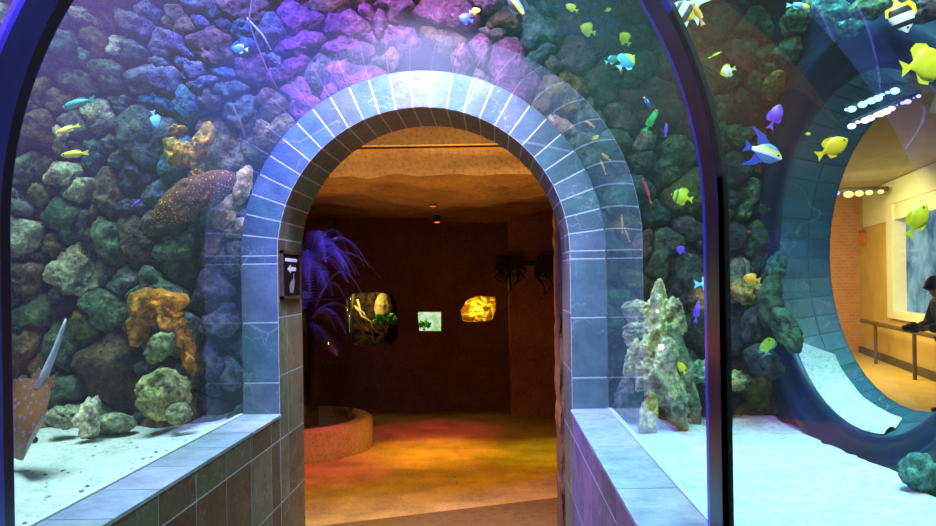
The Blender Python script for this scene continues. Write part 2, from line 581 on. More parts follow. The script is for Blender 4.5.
def wbuild(mb, name, mat, smooth=True):
    mb.v = [tuple(Vector(v) - WA) for v in mb.v]
    return mb.build(name, mat, pw, smooth)
fl = MB()
prof = [(0.715, 0.01), (0.72, -0.012), (0.75, -0.02), (0.80, -0.02), (0.815, -0.045), (0.85, -0.06), (0.885, -0.045), (0.92, -0.02), (1.00, -0.012), (1.015, 0.012)]
fl.grid(lambda u, v: W(*(lambda i, f: (prof[i][0] + (prof[min(i + 1, 9)][0] - prof[i][0]) * f, 2 * math.pi * u, prof[i][1] + (prof[min(i + 1, 9)][1] - prof[i][1]) * f))(int(v * 9 + 1e-6), 0.0)), 96, 9)
wbuild(fl, 'rim', simple('navy_rim', (0.004, 0.013, 0.040), 0.4, 0.3, 6))
tl = MB()
NT = 44
for k in range(NT):
    a0, a1 = 2 * math.pi * k / NT + 0.003, 2 * math.pi * (k + 1) / NT - 0.003
    for d0, d1 in ((0.0, 0.125), (0.129, DEP)):
        rr = lambda d: R1 + (R2 - R1) * d / DEP
        c = tcol((0.022, 0.085, 0.115), 0.15)
        q = [W(rr(d0), a0, d0), W(rr(d0), a1, d0), W(rr(d1), a1, d1), W(rr(d1), a0, d1)]
        q2 = [W(rr(d0) + 0.01, a0, d0), W(rr(d0) + 0.01, a1, d0), W(rr(d1) + 0.01, a1, d1), W(rr(d1) + 0.01, a0, d1)]
        tl.hexa(q + q2, c)
tl.grid(lambda u, v: W(R1 + (R2 - R1) * v + 0.004, 2 * math.pi * u, DEP * v), 96, 1, (0.06, 0.15, 0.18))
wbuild(tl, 'tiled_reveal', M['tile'], False)
sd = MB()
def sdf(u, v):
    a = R(-100 + 66 * u)
    lim = 0.62 * min(1, 2.2 * math.sin(math.pi * min(1, max(0, u * 0.93 + 0.05)))) * (1 + 0.06 * noise.noise(Vector((u * 5, 2, 0))))
    d = 0.012 + DEP * lim * v
    th = 0.018 * math.sin(math.pi * min(1, v * 0.98 + 0.01)) ** 0.5 + 0.004
    return W(R1 + (R2 - R1) * d / DEP - th, a, d)
sd.grid(sdf, 50, 16)
so = wbuild(sd, 'sand_drift', M['sand'])
so['label'] = 'white sand lying in the window reveal'
pn = MB(); pn.add([W(R2 - 0.002, 2 * math.pi * k / 64, DEP - 0.01) for k in range(64)]); pn.face(range(64))
wbuild(pn, 'pane', M['pane'], False)
# ------------------------------------------------------------------ gallery room beyond the round window
def wl(t, z, off=0.0):
    """point on the yellow wall: t 0 at the corner, 1 nearer"""
    a, b = Vector((7.1, 15.6, 0)), Vector((6.34, 12.05, 0))
    n = Vector((-3.55, 0.76, 0)).normalized()
    p = a + (b - a) * t + n * off
    return Vector((p.x, p.y, z))
HZ = 3.06
def quad(name, pts, mat, label):
    mb = MB(); mb.add(pts); mb.face(range(len(pts)))
    return struct(mb.build(name, mat), label)
def brick_mat():
    m, nt, out = newmat('orange_brick')
    br = N(nt, 'ShaderNodeTexBrick', Scale=4.0)
    nt.links.new(coords(nt), br.inputs[0])
    br.inputs['Color1'].default_value = (0.62, 0.3, 0.1, 1); br.inputs['Color2'].default_value = (0.5, 0.24, 0.08, 1); br.inputs['Mortar'].default_value = (0.6, 0.4, 0.2, 1)
    principled(nt, out, br.outputs[0], 0.8)
    return m
M['yellow'] = simple('yellow_plaster', (0.62, 0.45, 0.12), 0.8, 0.12, 2)
bw = MB(); bw.add([(0, 0, 0), (5.1, 0, 0), (5.1, HZ, 0), (0, HZ, 0)]); bw.face((0, 1, 2, 3))
o = bw.build('wall_gallery_back', brick_mat()); o.location = (2.0, 15.6, 0); o.rotation_euler = (R(90), 0, 0)
struct(o, 'orange brick end wall of the lit gallery beyond the round window')
hw = [(0.62, 0.84), (1.9, 0.84), (1.9, 2.72), (0.62, 2.72)]
o = sheet([(0, 0), (4.2, 0), (4.2, HZ), (0, HZ)], [hw], lambda t, z: wl(t, z), 'wall_gallery_right', M['yellow'])
struct(o, 'yellow wall of the gallery beyond the round window')
e = wl(4.2, 0)
quad('floor_gallery', [(2.0, 15.6, 0), (7.1, 15.6, 0), tuple(e), (2.0, e.y, 0), ], simple('yellow_floor', (0.6, 0.42, 0.1), 0.5, 0.15, 3), 'yellow floor of the gallery')
quad('ceiling_gallery', [(2.0, 15.6, HZ), (7.1, 15.6, HZ), (e.x, e.y, HZ), (2.0, e.y, HZ)], simple('grey_ceiling', (0.4, 0.4, 0.3), 0.8, 0.1, 2), 'grey ceiling of the gallery')
mb = MB(); mb.hexa([wl(0, 0, 0.002), wl(3.5, 0, 0.002), wl(3.5, 0.12, 0.002), wl(0, 0.12, 0.002), wl(0, 0, 0.05), wl(3.5, 0, 0.05), wl(3.5, 0.12, 0.05), wl(0, 0.12, 0.05)])
struct(mb.build('baseboard_right', simple('dark_baseboard', (0.08, 0.06, 0.03), 0.6)), 'dark baseboard of the gallery wall')
# display window in the yellow wall
gw = thing('display_window', 'white framed bright display window in the yellow gallery wall', 'window', wl(0.62, 0.84))
def gbuild(mb, name, mat, smooth=False):
    b0 = wl(0.62, 0.84)
    mb.v = [tuple(Vector(v) - b0) for v in mb.v]
    return mb.build(name, mat, gw, smooth)
fm = MB()
for (t0, z0, t1, z1) in ((0.60, 0.78, 0.70, 2.78), (1.85, 0.78, 1.95, 2.78), (0.70, 0.78, 1.85, 0.90), (0.70, 2.66, 1.85, 2.78)):
    fm.hexa([wl(t0, z0, 0.06), wl(t1, z0, 0.06), wl(t1, z1, 0.06), wl(t0, z1, 0.06), wl(t0, z0, -0.2), wl(t1, z0, -0.2), wl(t1, z1, -0.2), wl(t0, z1, -0.2)])
gbuild(fm, 'frame', simple('white_frame', (0.75, 0.8, 0.65), 0.5, 0.05))
pm = MB(); pm.add([wl(0.66, 0.84, -0.15), wl(1.9, 0.84, -0.15), wl(1.9, 2.72, -0.15), wl(0.66, 2.72, -0.15)]); pm.face((0, 1, 2, 3))
gbuild(pm, 'pane', emit('lit_display', (0.45, 0.75, 0.8), 0.8, (1.6, (0.08, 0.2, 0.3))))
# upper pale wall band
mb = MB(); mb.hexa([wl(0.12, 2.4, 0.003), wl(3.4, 2.4, 0.003), wl(3.4, HZ - 0.01, 0.003), wl(0.12, HZ - 0.01, 0.003), wl(0.12, 2.4, 0.03), wl(3.4, 2.4, 0.03), wl(3.4, HZ - 0.01, 0.03), wl(0.12, HZ - 0.01, 0.03)])
struct(mb.build('trim_5', simple('pale_green_band', (0.7, 0.8, 0.6), 0.6, 0.08)), 'pale band along the top of the gallery wall')
# handrail
hr = thing('handrail', 'dark handrail on posts along the yellow gallery wall', 'handrail', wl(0.3, 0))
b0 = wl(0.3, 0)
mb = MB(); mb.tube([wl(0.33, 0.68, 0.25) - b0, wl(1.9, 0.68, 0.25) - b0], 0.035, 10)
mr = simple('dark_rail', (0.1, 0.07, 0.03), 0.4)
mb.build('rail', mr, hr)
for t in (0.6, 1.2, 1.8):
    mb = MB(); mb.tube([wl(t, 0.0, 0.25) - b0, wl(t, 0.68, 0.25) - b0], 0.03, 8); mb.build('post', mr, hr)
# red alarm box on the wall
q = wl(0.13, 2.2, 0.03)
al = thing('fire_alarm', 'small orange-red alarm box on the yellow gallery wall near the brick', 'alarm', q)
mb = MB(); mb.box((-0.06, -0.09, -0.12), (0.02, 0.09, 0.10)); mb.build('box', simple('orange_red', (0.6, 0.2, 0.04), 0.4), al)
mb = MB(); mb.lathe([(0.0, 0.05), (0.045, 0.05), (0.05, 0.0)], 14); o = mb.build('sounder', simple('dark_red', (0.4, 0.04, 0.02), 0.4), al); o.location = (-0.04, 0, 0.10)
# ceiling lamp strip in the gallery
def glow_bar(name, label, center, along, L, bulbs, parent_mat):
    t = thing(name, label, 'lamp', center)
    a = Vector(along).normalized()
    mb = MB(); mb.tube([-a * L / 2, a * L / 2], 0.014 * L / 0.4, 10); mb.build('housing', parent_mat, t, True)
    for k, (f, r, mat) in enumerate(bulbs):
        mb = MB()
        mb.grid(lambda u, v: Vector((r * math.cos(2 * math.pi * u) * math.sin(math.pi * v), r * math.sin(2 * math.pi * u) * math.sin(math.pi * v), 0.7 * r * math.cos(math.pi * v))), 14, 8)
        o = mb.build('bulb', mat, t, True); o.location = a * (f * L) + Vector((-0.2 * r, -0.2 * r, -0.9 * r))
    return t
E_w = emit('warm_bulb', (1, 0.6, 0.2), 2.6); E_v = emit('violet_glow', (0.5, 0.4, 1), 2.2); E_c = emit('cyan_glint', (0.35, 0.95, 1), 2.6); E_p = emit('pale_violet_glint', (0.8, 0.7, 1), 4)
lm = simple('bar_housing', (0.1, 0.12, 0.14), 0.4)
glow_bar('glow_strip', 'glowing warm and violet lamp strip on the gallery ceiling', (5.95, 13.3, HZ - 0.14), (1, -0.2, 0), 1.1, [(-0.5, 0.04, E_v), (-0.36, 0.06, E_v), (-0.22, 0.05, E_v), (-0.05, 0.08, E_w), (0.1, 0.07, E_w), (0.24, 0.06, E_w), (0.4, 0.05, E_w)], lm)
c1 = P(888, 90, 3.2); c2 = P(886, 112, 3.05)
br = random.Random(3)
glow_bar('glow_strip', 'cluster of made-up bulbs imitating cyan water glints in the top of the round window reveal', P(886, 91, 3.18), (0.33, -0.5, 0.12), 0.34, [(-0.5 + k / 15 + br.uniform(-0.02, 0.02), br.choice((0.006, 0.009, 0.014, 0.018)), E_c) for k in range(16)], lm)  # made-up bulbs in place of lamp glints reflected by the water surface
glow_bar('glow_strip', 'row of made-up bulbs imitating violet-white water glints below the cyan ones', P(884, 109, 3.1), (0.3, -0.5, 0.12), 0.28, [(-0.5 + k / 13 + br.uniform(-0.02, 0.02), br.choice((0.006, 0.009, 0.013, 0.016)), E_p if k < 9 else E_v) for k in range(14)], lm)  # second made-up row, imitating violet-white reflections in the water

# ------------------------------------------------------------------ cave room
CF, CBK = 4.21, 9.25
CEIL = 2.2
mb = MB(); mb.add([(-5, -1.3, 0), (2.0, -1.3, 0), (2.0, CBK + 0.3, 0), (-5, CBK + 0.3, 0)]); mb.face((0, 1, 2, 3))
struct(mb.build('floor', M['cave_floor']), 'mottled stone floor of the cave room under amber light')
a_, b_ = P(345, 526, 4.9), P(568, 498, 5.5)
fa = (F * EYE) 
def floor_pt(px, py):
    b = (py - VY) + (px - VX) * ROLL
    return P(px, py, F * EYE / b)
p1, p2 = floor_pt(345, 526), floor_pt(568, 499)
dr = (p2 - p1)
q1, q2 = p1 - dr * 1.2, p2 + dr * 0.6
mb = MB()
mb.box((0, 0, 0), (0, 0, 0)) if False else None
mb.hexa([(q1.x, q1.y, 0.002), (q2.x, q2.y, 0.002), (q2.x, 2.0, 0.002), (q1.x, 2.0, 0.002), (q1.x, q1.y, 0.02), (q2.x, q2.y, 0.02), (q2.x, 2.0, 0.02), (q1.x, 2.0, 0.02)])
struct(mb.build('floor_threshold', M['plain_floor']), 'smooth brown floor slab at the arch')
# ceiling with an uneven rocky underside
def cz(x, y):
    return CEIL + 0.10 * noise.noise(Vector((x * 0.9, y * 0.7, 0))) + 0.05 * noise.noise(Vector((x * 3, y * 3, 2))) + 0.02 * noise.noise(Vector((x * 9, y * 9, 5)))
mb = MB(); mb.grid(lambda u, v: (-3.6 + 5.4 * u, 5.15 + (CBK + 0.1 - 5.15) * v, cz(-3.6 + 5.4 * u, 5.15 + (CBK + 0.1 - 5.15) * v)), 90, 80)
struct(mb.build('ceiling', M['cave_ceiling'], smooth=True), 'rough ochre rock ceiling of the cave room')
# plaster beam across the front of the ceiling, with a ledge
def fascia(y0, z0, z1, nm, lbl, amp):
    mb = MB()
    mb.grid(lambda u, v: (-3.6 + 5.4 * u, y0 + 0.4 * amp * noise.noise(Vector((u * 9, v * 2, 4))), z0 + (z1 - z0) * v + (amp * 1.5 * noise.noise(Vector((u * 30, 0, 7))) if v == 0 else 0)), 120, 8)
    mb.add([]) 
    o = mb.build(nm, M['cave_beam'], smooth=True); struct(o, lbl)
fascia(5.14, 2.185, 2.36, 'trim_6', 'tan plaster beam along the front of the cave ceiling', 0.02)
mb = MB(); mb.box((-3.6, 5.17, 2.34), (1.8, 5.6, 2.375)); mb.box((-3.6, 5.09, 2.375), (1.8, 5.6, 3.0))
struct(mb.build('trim_7', M['cave_beam']), 'tan ledge and upper wall above the cave ceiling beam')
# side walls and near wall of the cave
mb = MB(); mb.box((-3.6, CF + 0.03, 0), (-3.5, CBK + 0.2, 3)); struct(mb.build('wall_cave_left', M['cave_wall']), 'dark brown left wall of the cave room')
mb = MB(); mb.box((1.3, CF + 0.03, 0), (1.4, CBK + 0.2, 3)); struct(mb.build('wall_cave_right', M['cave_wall']), 'dark brown right wall of the cave room')
mb = MB(); mb.box((-3.6, CF + 0.03, 3.0), (1.8, 5.6, 3.05)); struct(mb.build('ceiling_arch', M['cave_ceiling']), 'roof over the gap behind the arch')
# back wall with three lit niches
def onback(px, py):
    v = P(px, py, CBK); return (v.x, v.z)
n1 = [onback(*p) for p in ((352, 294), (375, 292), (392, 294), (397, 303), (398, 335), (392, 345), (365, 346), (351, 344))]
n2 = [onback(*p) for p in ((418, 312), (441, 312), (441, 331), (419, 331))]
n3 = [onback(*p) for p in ((461, 310), (467, 300), (478, 296), (495, 297), (496, 309), (492, 320), (477, 322), (462, 321))]
o = sheet([(-3.6, -0.02), (1.4, -0.02), (1.4, 2.9), (-3.6, 2.9)], [n1, n2, n3], lambda x, z: (x, CBK, z), 'wall_cave_back', M['cave_wall'])
struct(o, 'dark brown back wall of the cave room with three lit openings')
def niche(poly, depth, name, label, inside, backm, jag=0.0):
    cx = sum(p[0] for p in poly) / len(poly); cz_ = sum(p[1] for p in poly) / len(poly)
    t = thing(name, label, 'display', (cx, CBK, cz_))
    sidem = MB(); n = len(poly)
    i = sidem.add([(x - cx, 0.0, z - cz_) for x, z in poly] + [((x - cx) * 1.1, depth, (z - cz_) * 1.1) for x, z in poly])
    for k in range(n): sidem.face((i + k, i + (k + 1) % n, i + n + (k + 1) % n, i + n + k))
    sidem.build('surround', inside, t)
    bmx = MB()
    w = max(abs(p[0] - cx) for p in poly) * 1.15; h = max(abs(p[1] - cz_) for p in poly) * 1.15
    bmx.grid(lambda u, v: ((2 * u - 1) * w, depth - 0.01 - jag * abs(noise.noise(Vector((u * 5, v * 5, 1)))) * 2 - jag * noise.noise(Vector((u * 14, v * 14, 3))), (2 * v - 1) * h), 30, 30)
    bmx.build('backdrop', backm, t, True)
    gm = MB(); gm.add([(x - cx, 0.012, z - cz_) for x, z in poly]); gm.face(range(n))
    gm.build('pane', M['pane'], t)
    return t, Vector((cx, CBK, cz_))
stone_y = simple('yellow_rock', (0.8, 0.55, 0.07), 0.8, 0.2, 24, 0.8)
stone_d = rock_mat('dark_vivarium_rock', False, (0.12, 0.08, 0.03))
t1, c1 = niche(n1, 0.45, 'terrarium', 'dark terrarium with branches and green leaves, left opening in the cave wall', stone_d, stone_d, 0.05)
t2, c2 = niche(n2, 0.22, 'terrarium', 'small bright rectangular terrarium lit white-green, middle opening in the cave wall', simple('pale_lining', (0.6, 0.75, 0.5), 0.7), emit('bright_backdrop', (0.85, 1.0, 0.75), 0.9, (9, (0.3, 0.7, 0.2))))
t3, c3 = niche(n3, 0.16, 'terrarium', 'glowing yellow rocky terrarium with ragged outline, right opening in the cave wall', stone_y, stone_y, 0.06)

def leaf_cluster(name, label, loc, n, size, mat, spread, stem_mat=None, up=0.6):
    t = thing(name, label, 'plant', loc)
    mb = MB()
    rr = random.Random(name + label)
    for k in range(n):
        a = rr.uniform(0, 2 * math.pi); el = rr.uniform(0.1, 1.3)
        d = Vector((math.cos(a) * math.cos(el), math.sin(a) * math.cos(el) * 0.7, math.sin(el) * up))
        base = d * spread * rr.uniform(0.2, 1)
        side = d.cross(Vector((rr.uniform(-1, 1), rr.uniform(-1, 1), rr.uniform(-1, 1)))).normalized()
        l, w = size * rr.uniform(0.6, 1.2), size * rr.uniform(0.25, 0.45)
        nrm = d.cross(side).normalized() * (0.15 * l)
        i = mb.add([base, base + d * l * 0.45 + side * w + nrm * 0.3, base + d * l, base + d * l * 0.45 - side * w + nrm * 0.3, base + d * l * 0.5 - nrm])
        mb.face((i, i + 1, i + 4)); mb.face((i + 1, i + 2, i + 4)); mb.face((i + 2, i + 3, i + 4)); mb.face((i + 3, i, i + 4))
    mb.build('foliage', mat, t)
    st = MB()
    for k in range(4):
        a = k * 1.6
        st.tube([(0, 0, -spread * 0.6), (0.2 * spread * math.cos(a), 0.2 * spread * math.sin(a), 0), (0.7 * spread * math.cos(a), 0.5 * spread * math.sin(a), 0.5 * spread)], [0.05 * spread, 0.04 * spread, 0.02 * spread], 6)
    st.build('stem', stem_mat or mat, t)
    return t
M['leaf'] = simple('bright_leaf', (0.1, 0.4, 0.03), 0.4, 0.4, 20)
M['leaf_dark'] = simple('deep_leaf', (0.08, 0.45, 0.04), 0.5, 0.4, 20)
M['bark'] = simple('pale_bark', (0.55, 0.42, 0.14), 0.7, 0.3, 30, 0.4)
p = P(386, 324, CBK + 0.13)
leaf_cluster('leafy_plant', 'bright green leafy plant at the right of the left terrarium', p, 70, 0.10, M['leaf'], 0.17, M['bark'])
for k, (x0, y0, x1, y1, r, lb) in enumerate(((354, 308, 384, 338, 0.026, 'thick bare branch slanting down through the left terrarium'), (356, 300, 374, 338, 0.018, 'thin bare branch crossing upright in the left terrarium'), (352, 324, 376, 342, 0.02, 'short bare branch low in the left terrarium'))):
    a, b = P(x0, y0, CBK + 0.12 + 0.03 * k), P(x1, y1, CBK + 0.14 + 0.02 * k)
    mb = MB(); n = 8
    mb.tube([a.lerp(b, i / n) - a + Vector((0.012 * math.sin(i * 2 + k), 0, 0.015 * math.cos(i * 1.7 + k))) for i in range(n + 1)], [r * (1 - 0.5 * i / n) for i in range(n + 1)], 7)
    tag(mb.build('branch', M['bark'], smooth=True, loc=a), lb, 'branch', 'branches in the left terrarium')
PALE_STONE = P(383, 304, CBK + 0.2)
leaf_cluster('leafy_plant', 'dark green plant standing in the small bright middle terrarium', P(424, 327, CBK + 0.1), 60, 0.06, M['leaf_dark'], 0.085)
# pillar at the right with hanging moss on a rail
pl0, pl1 = P(509, 300, 8.75), P(600, 300, 8.75)
mb = MB()
mb.grid(lambda u, v: (pl0.x + (1.35 - pl0.x) * u, 8.75 + 0.012 * noise.noise(Vector((u * 6, v * 9, 0))), 0 + 2.4 * v), 24, 40)
mb.grid(lambda u, v: (pl0.x, 8.75 + 0.5 * u, 2.4 * v), 4, 10)
struct(mb.build('wall_pillar', cave_mat('pillar_render', (0.22, 0.12, 0.065), (0.34, 0.2, 0.11))), 'lighter brown pillar at the right of the cave back wall')
rl = thing('moss_rail', 'dark rail with two clumps of hanging moss on the pillar', 'plant', P(530, 262, 8.66))
b0 = P(530, 262, 8.66)
mb = MB(); mb.tube([P(497, 263, 8.66) - b0, P(530, 263, 8.66) - b0, P(564, 264, 8.66) - b0], 0.028, 8)
mm = simple('dark_moss', (0.02, 0.018, 0.01), 0.9, 0.5, 40)
mb.build('rail', mm, rl)
for x0, x1, nn in ((498, 522, 26), (538, 563, 28)):
    mb = MB()
    for k in range(nn):
        x = rnd.uniform(x0, x1); l = rnd.uniform(8, 30) * (1.6 if rnd.random() < 0.15 else 1)
        pts = [P(x + rnd.uniform(-2, 2) * i, 257 + l * i / 4, 8.64 + rnd.uniform(-0.03, 0.03)) - b0 for i in range(5)]
        mb.tube(pts, [0.028, 0.022, 0.016, 0.011, 0.004], 5)
    mb.build('moss_clump', mm, rl)
# rough rock edge behind the right jamb
mb = MB()
def redge(u, v):
    z = 2.2 * v
    x = AX + RI - 0.005 + 0.006 - 0.012 * abs(noise.noise(Vector((z * 5, 0, 3)))) - 0.008 * noise.noise(Vector((z * 17, 0, 1)))
    return (x + 0.5 * u, 4.40 + 0.05 * noise.noise(Vector((u * 7, z * 6, 0))), z)
mb.grid(redge, 20, 120)
mb.grid(lambda u, v: (redge(0, v)[0], 4.40 + 0.4 * u, 2.2 * v), 4, 120)
struct(mb.build('wall_cave_corner', M['cave_ceiling'], smooth=True), 'rough ochre rock edge behind the right jamb of the arch')
# round planter with glass cylinder and purple plant
PC = Vector((-1.93, 7.35, 0))
pt = thing('round_planter', 'low round stone planter at the left of the cave floor', 'planter', PC)
mb = MB(); mb.lathe([(0.0, 0.17), (0.60, 0.17), (0.61, 0.255), (0.63, 0.27), (0.74, 0.27), (0.765, 0.25), (0.77, 0.0)], 64)
mb.build('kerb', cave_mat('planter_stone', (0.3, 0.2, 0.1), (0.48, 0.34, 0.17), 4, 0.6), pt, True)
mb = MB(); mb.grid(lambda u, v: ((0.6 * u) * math.cos(2 * math.pi * v), (0.6 * u) * math.sin(2 * math.pi * v), 0.2 + 0.03 * noise.noise(Vector((u * 6 * math.cos(6.283 * v), u * 6 * math.sin(6.283 * v), 0)))), 12, 40)
mb.build('soil', simple('dark_gravel', (0.16, 0.13, 0.2), 0.9, 0.5, 40, 0.5), pt, True)
gc = thing('glass_cylinder', 'tall clear glass cylinder standing in the round stone planter', 'glass case', PC + Vector((0, 0, 0.21)))
mb = MB(); mb.lathe([(0.585, 0.0), (0.585, 1.15)], 64)
mb.build('glass_wall', clear('cylinder_glass', (0.86, 0.84, 0.92), 1.5), gc, True)
mb = MB(); mb.lathe([(0.575, 1.15), (0.595, 1.15), (0.595, 1.165), (0.575, 1.165), (0.575, 1.15)], 64)
mb.build('top_rim', simple('violet_rim', (0.02, 0.015, 0.05), 0.4), gc, True)
fern = thing('fern_palm', 'violet-lit fern palm rising out of the glass cylinder', 'plant', PC + Vector((0.22, 0, 0.2)))
mb = MB(); mb.tube([(0, 0, 0), (0.03, 0, 0.5), (0.0, 0.02, 1.0), (0.04, 0, 1.45)], [0.06, 0.05, 0.045, 0.035], 10); mb.build('trunk', simple('fern_trunk', (0.03, 0.02, 0.018), 0.9, 0.4, 30, 0.6), fern, True)
fm = simple('violet_frond', (0.25, 0.3, 0.6), 0.5, 0.3, 12)
for k in range(46):
    low = k >= 30
    a = 2 * math.pi * k / (16 if low else 30) + rnd.uniform(-0.2, 0.2)
    L, rise = rnd.uniform(0.35, 0.66), rnd.uniform(-0.05, 0.6)
    mb = MB(); pts = []
    for i in range(11):
        s = i / 10
        pts.append(Vector((math.cos(a) * L * s, math.sin(a) * L * s, (0.95 + 0.012 * (k - 30) if low else 1.43) + rise * math.sin(s * 2.4) - 0.25 * s * s)) * (0.62 if low and False else 1))
    mb.tube(pts, [0.008 * (1 - 0.7 * i / 10) for i in range(11)], 5)
    side = Vector((-math.sin(a), math.cos(a), 0))
    for i in range(1, 40):
        s = i / 40; j = min(9, int(s * 10)); p0 = pts[j].lerp(pts[j + 1], s * 10 - j)
        d = (pts[j + 1] - pts[j]).normalized()
        w = 0.10 * math.sin(math.pi * (0.12 + 0.85 * s))
        for sg in (-1, 1):
            tip = p0 + side * sg * w + d * w * 0.6 - Vector((0, 0, 0.25 * w))
            q = mb.add([p0 - d * 0.004, tip, p0 + d * 0.006]); mb.face((q, q + 1, q + 2))
    mb.build('frond', fm, fern)
# small red lamps on the ceiling
for px, py, lb in ((335, 238, 'tiny red-orange lamp low at the left of the cave ceiling'), (437, 222, 'tiny red-orange lamp at the middle of the cave ceiling'), (433, 206, 'fainter tiny red lamp just above the middle one')):
    Yy = F * (CEIL - 0.06 - EYE) / -((py - VY) + (px - VX) * ROLL)
    Yy = min(8.9, Yy)
    v = P(px, py, Yy)
    t = thing('ceiling_spotlight', lb, 'lamp', v, 'red lamps on the cave ceiling')
    mb = MB(); mb.lathe([(0.0, 0.0), (0.03, 0.0), (0.036, 0.03), (0.036, 0.09), (0.012, 0.1), (0.012, max(0.12, CEIL + 0.03 - v.z))], 14)
    mb.build('housing', M['black'], t, True)
    mb = MB(); mb.lathe([(0.0, -0.012), (0.028, -0.006), (0.03, 0.002)], 14)
    mb.build('bulb', emit('red_bulb', (1, 0.16, 0.03), 2.0 if py != 206 else 0.8), t, True)

# sign on the left jamb
xs = AX - RI
sg = thing('wall_sign', 'small black framed sign with white arrow on the left jamb of the arch', 'sign', (xs, 3.955, 1.545))
mb = MB(); mb.box((0.0005, -0.165, -0.105), (0.012, 0.165, 0.105)); mb.build('panel', simple('black_panel', (0.008, 0.008, 0.01), 0.7, spec=0.1), sg)
mb = MB()
for a, b in (((0.0, -0.177, -0.117), (0.018, 0.177, -0.102)), ((0.0, -0.177, 0.102), (0.018, 0.177, 0.117)), ((0.0, -0.177, -0.117), (0.018, -0.162, 0.117)), ((0.0, 0.162, -0.117), (0.018, 0.177, 0.117))):
    mb.box(a, b)
mb.build('frame', simple('brown_frame', (0.09, 0.05, 0.035), 0.4), sg)
wm = simple('white_print', (0.85, 0.85, 0.82), 0.5, 0.05)
mb = MB(); yy = -0.115
for k, w in enumerate((0.022, 0.018, 0.02, 0.016, 0.024, 0.02, 0.018, 0.022, 0.018, 0.02)):
    mb.box((0.012, yy, 0.066), (0.0135, yy + w, 0.082)); yy += w + 0.003
mb.build('lettering', wm, sg)
mb = MB()
i = mb.add([(0.0135, y, z) for y, z in ((-0.085, 0.03), (-0.02, 0.052), (-0.02, 0.04), (0.085, 0.04), (0.085, 0.02), (-0.02, 0.02), (-0.02, 0.008))]); mb.face(range(i, i + 7))
mb.build('arrow', wm, sg)
mb = MB()
i = mb.add([(0.0135, y, z) for y, z in ((-0.04, -0.085), (0.02, -0.09), (0.045, -0.06), (0.055, -0.02), (0.04, -0.015), (0.05, 0.005), (0.03, 0.008), (0.02, -0.02), (-0.02, -0.03), (-0.05, -0.055))]); mb.face(range(i, i + 10))
mb.build('emblem', simple('grey_pink_print', (0.32, 0.25, 0.25), 0.6), sg)

# ------------------------------------------------------------------ reef rocks
CT = {  # colour tables: word, base
    'grey': (0.20, 0.22, 0.22), 'green': (0.15, 0.22, 0.16), 'brown': (0.20, 0.15, 0.12), 'olive': (0.22, 0.22, 0.11),
    'pale': (0.40, 0.42, 0.34), 'mauve': (0.27, 0.16, 0.26), 'dark': (0.09, 0.09, 0.10), 'cream': (0.50, 0.46, 0.26), 'teal': (0.13, 0.24, 0.23)}
CT = {k: tuple(max(0.01, sum(c) / 3 + (x - sum(c) / 3) * 1.7) * (1.4 if k in ('pale', 'cream') else 0.9) for x in c) for k, c in CT.items()}
WORD = {'grey': 'grey', 'green': 'green-grey', 'brown': 'brownish', 'olive': 'olive', 'pale': 'pale grey-green', 'mauve': 'mauve', 'dark': 'dark', 'cream': 'cream', 'teal': 'teal-grey'}
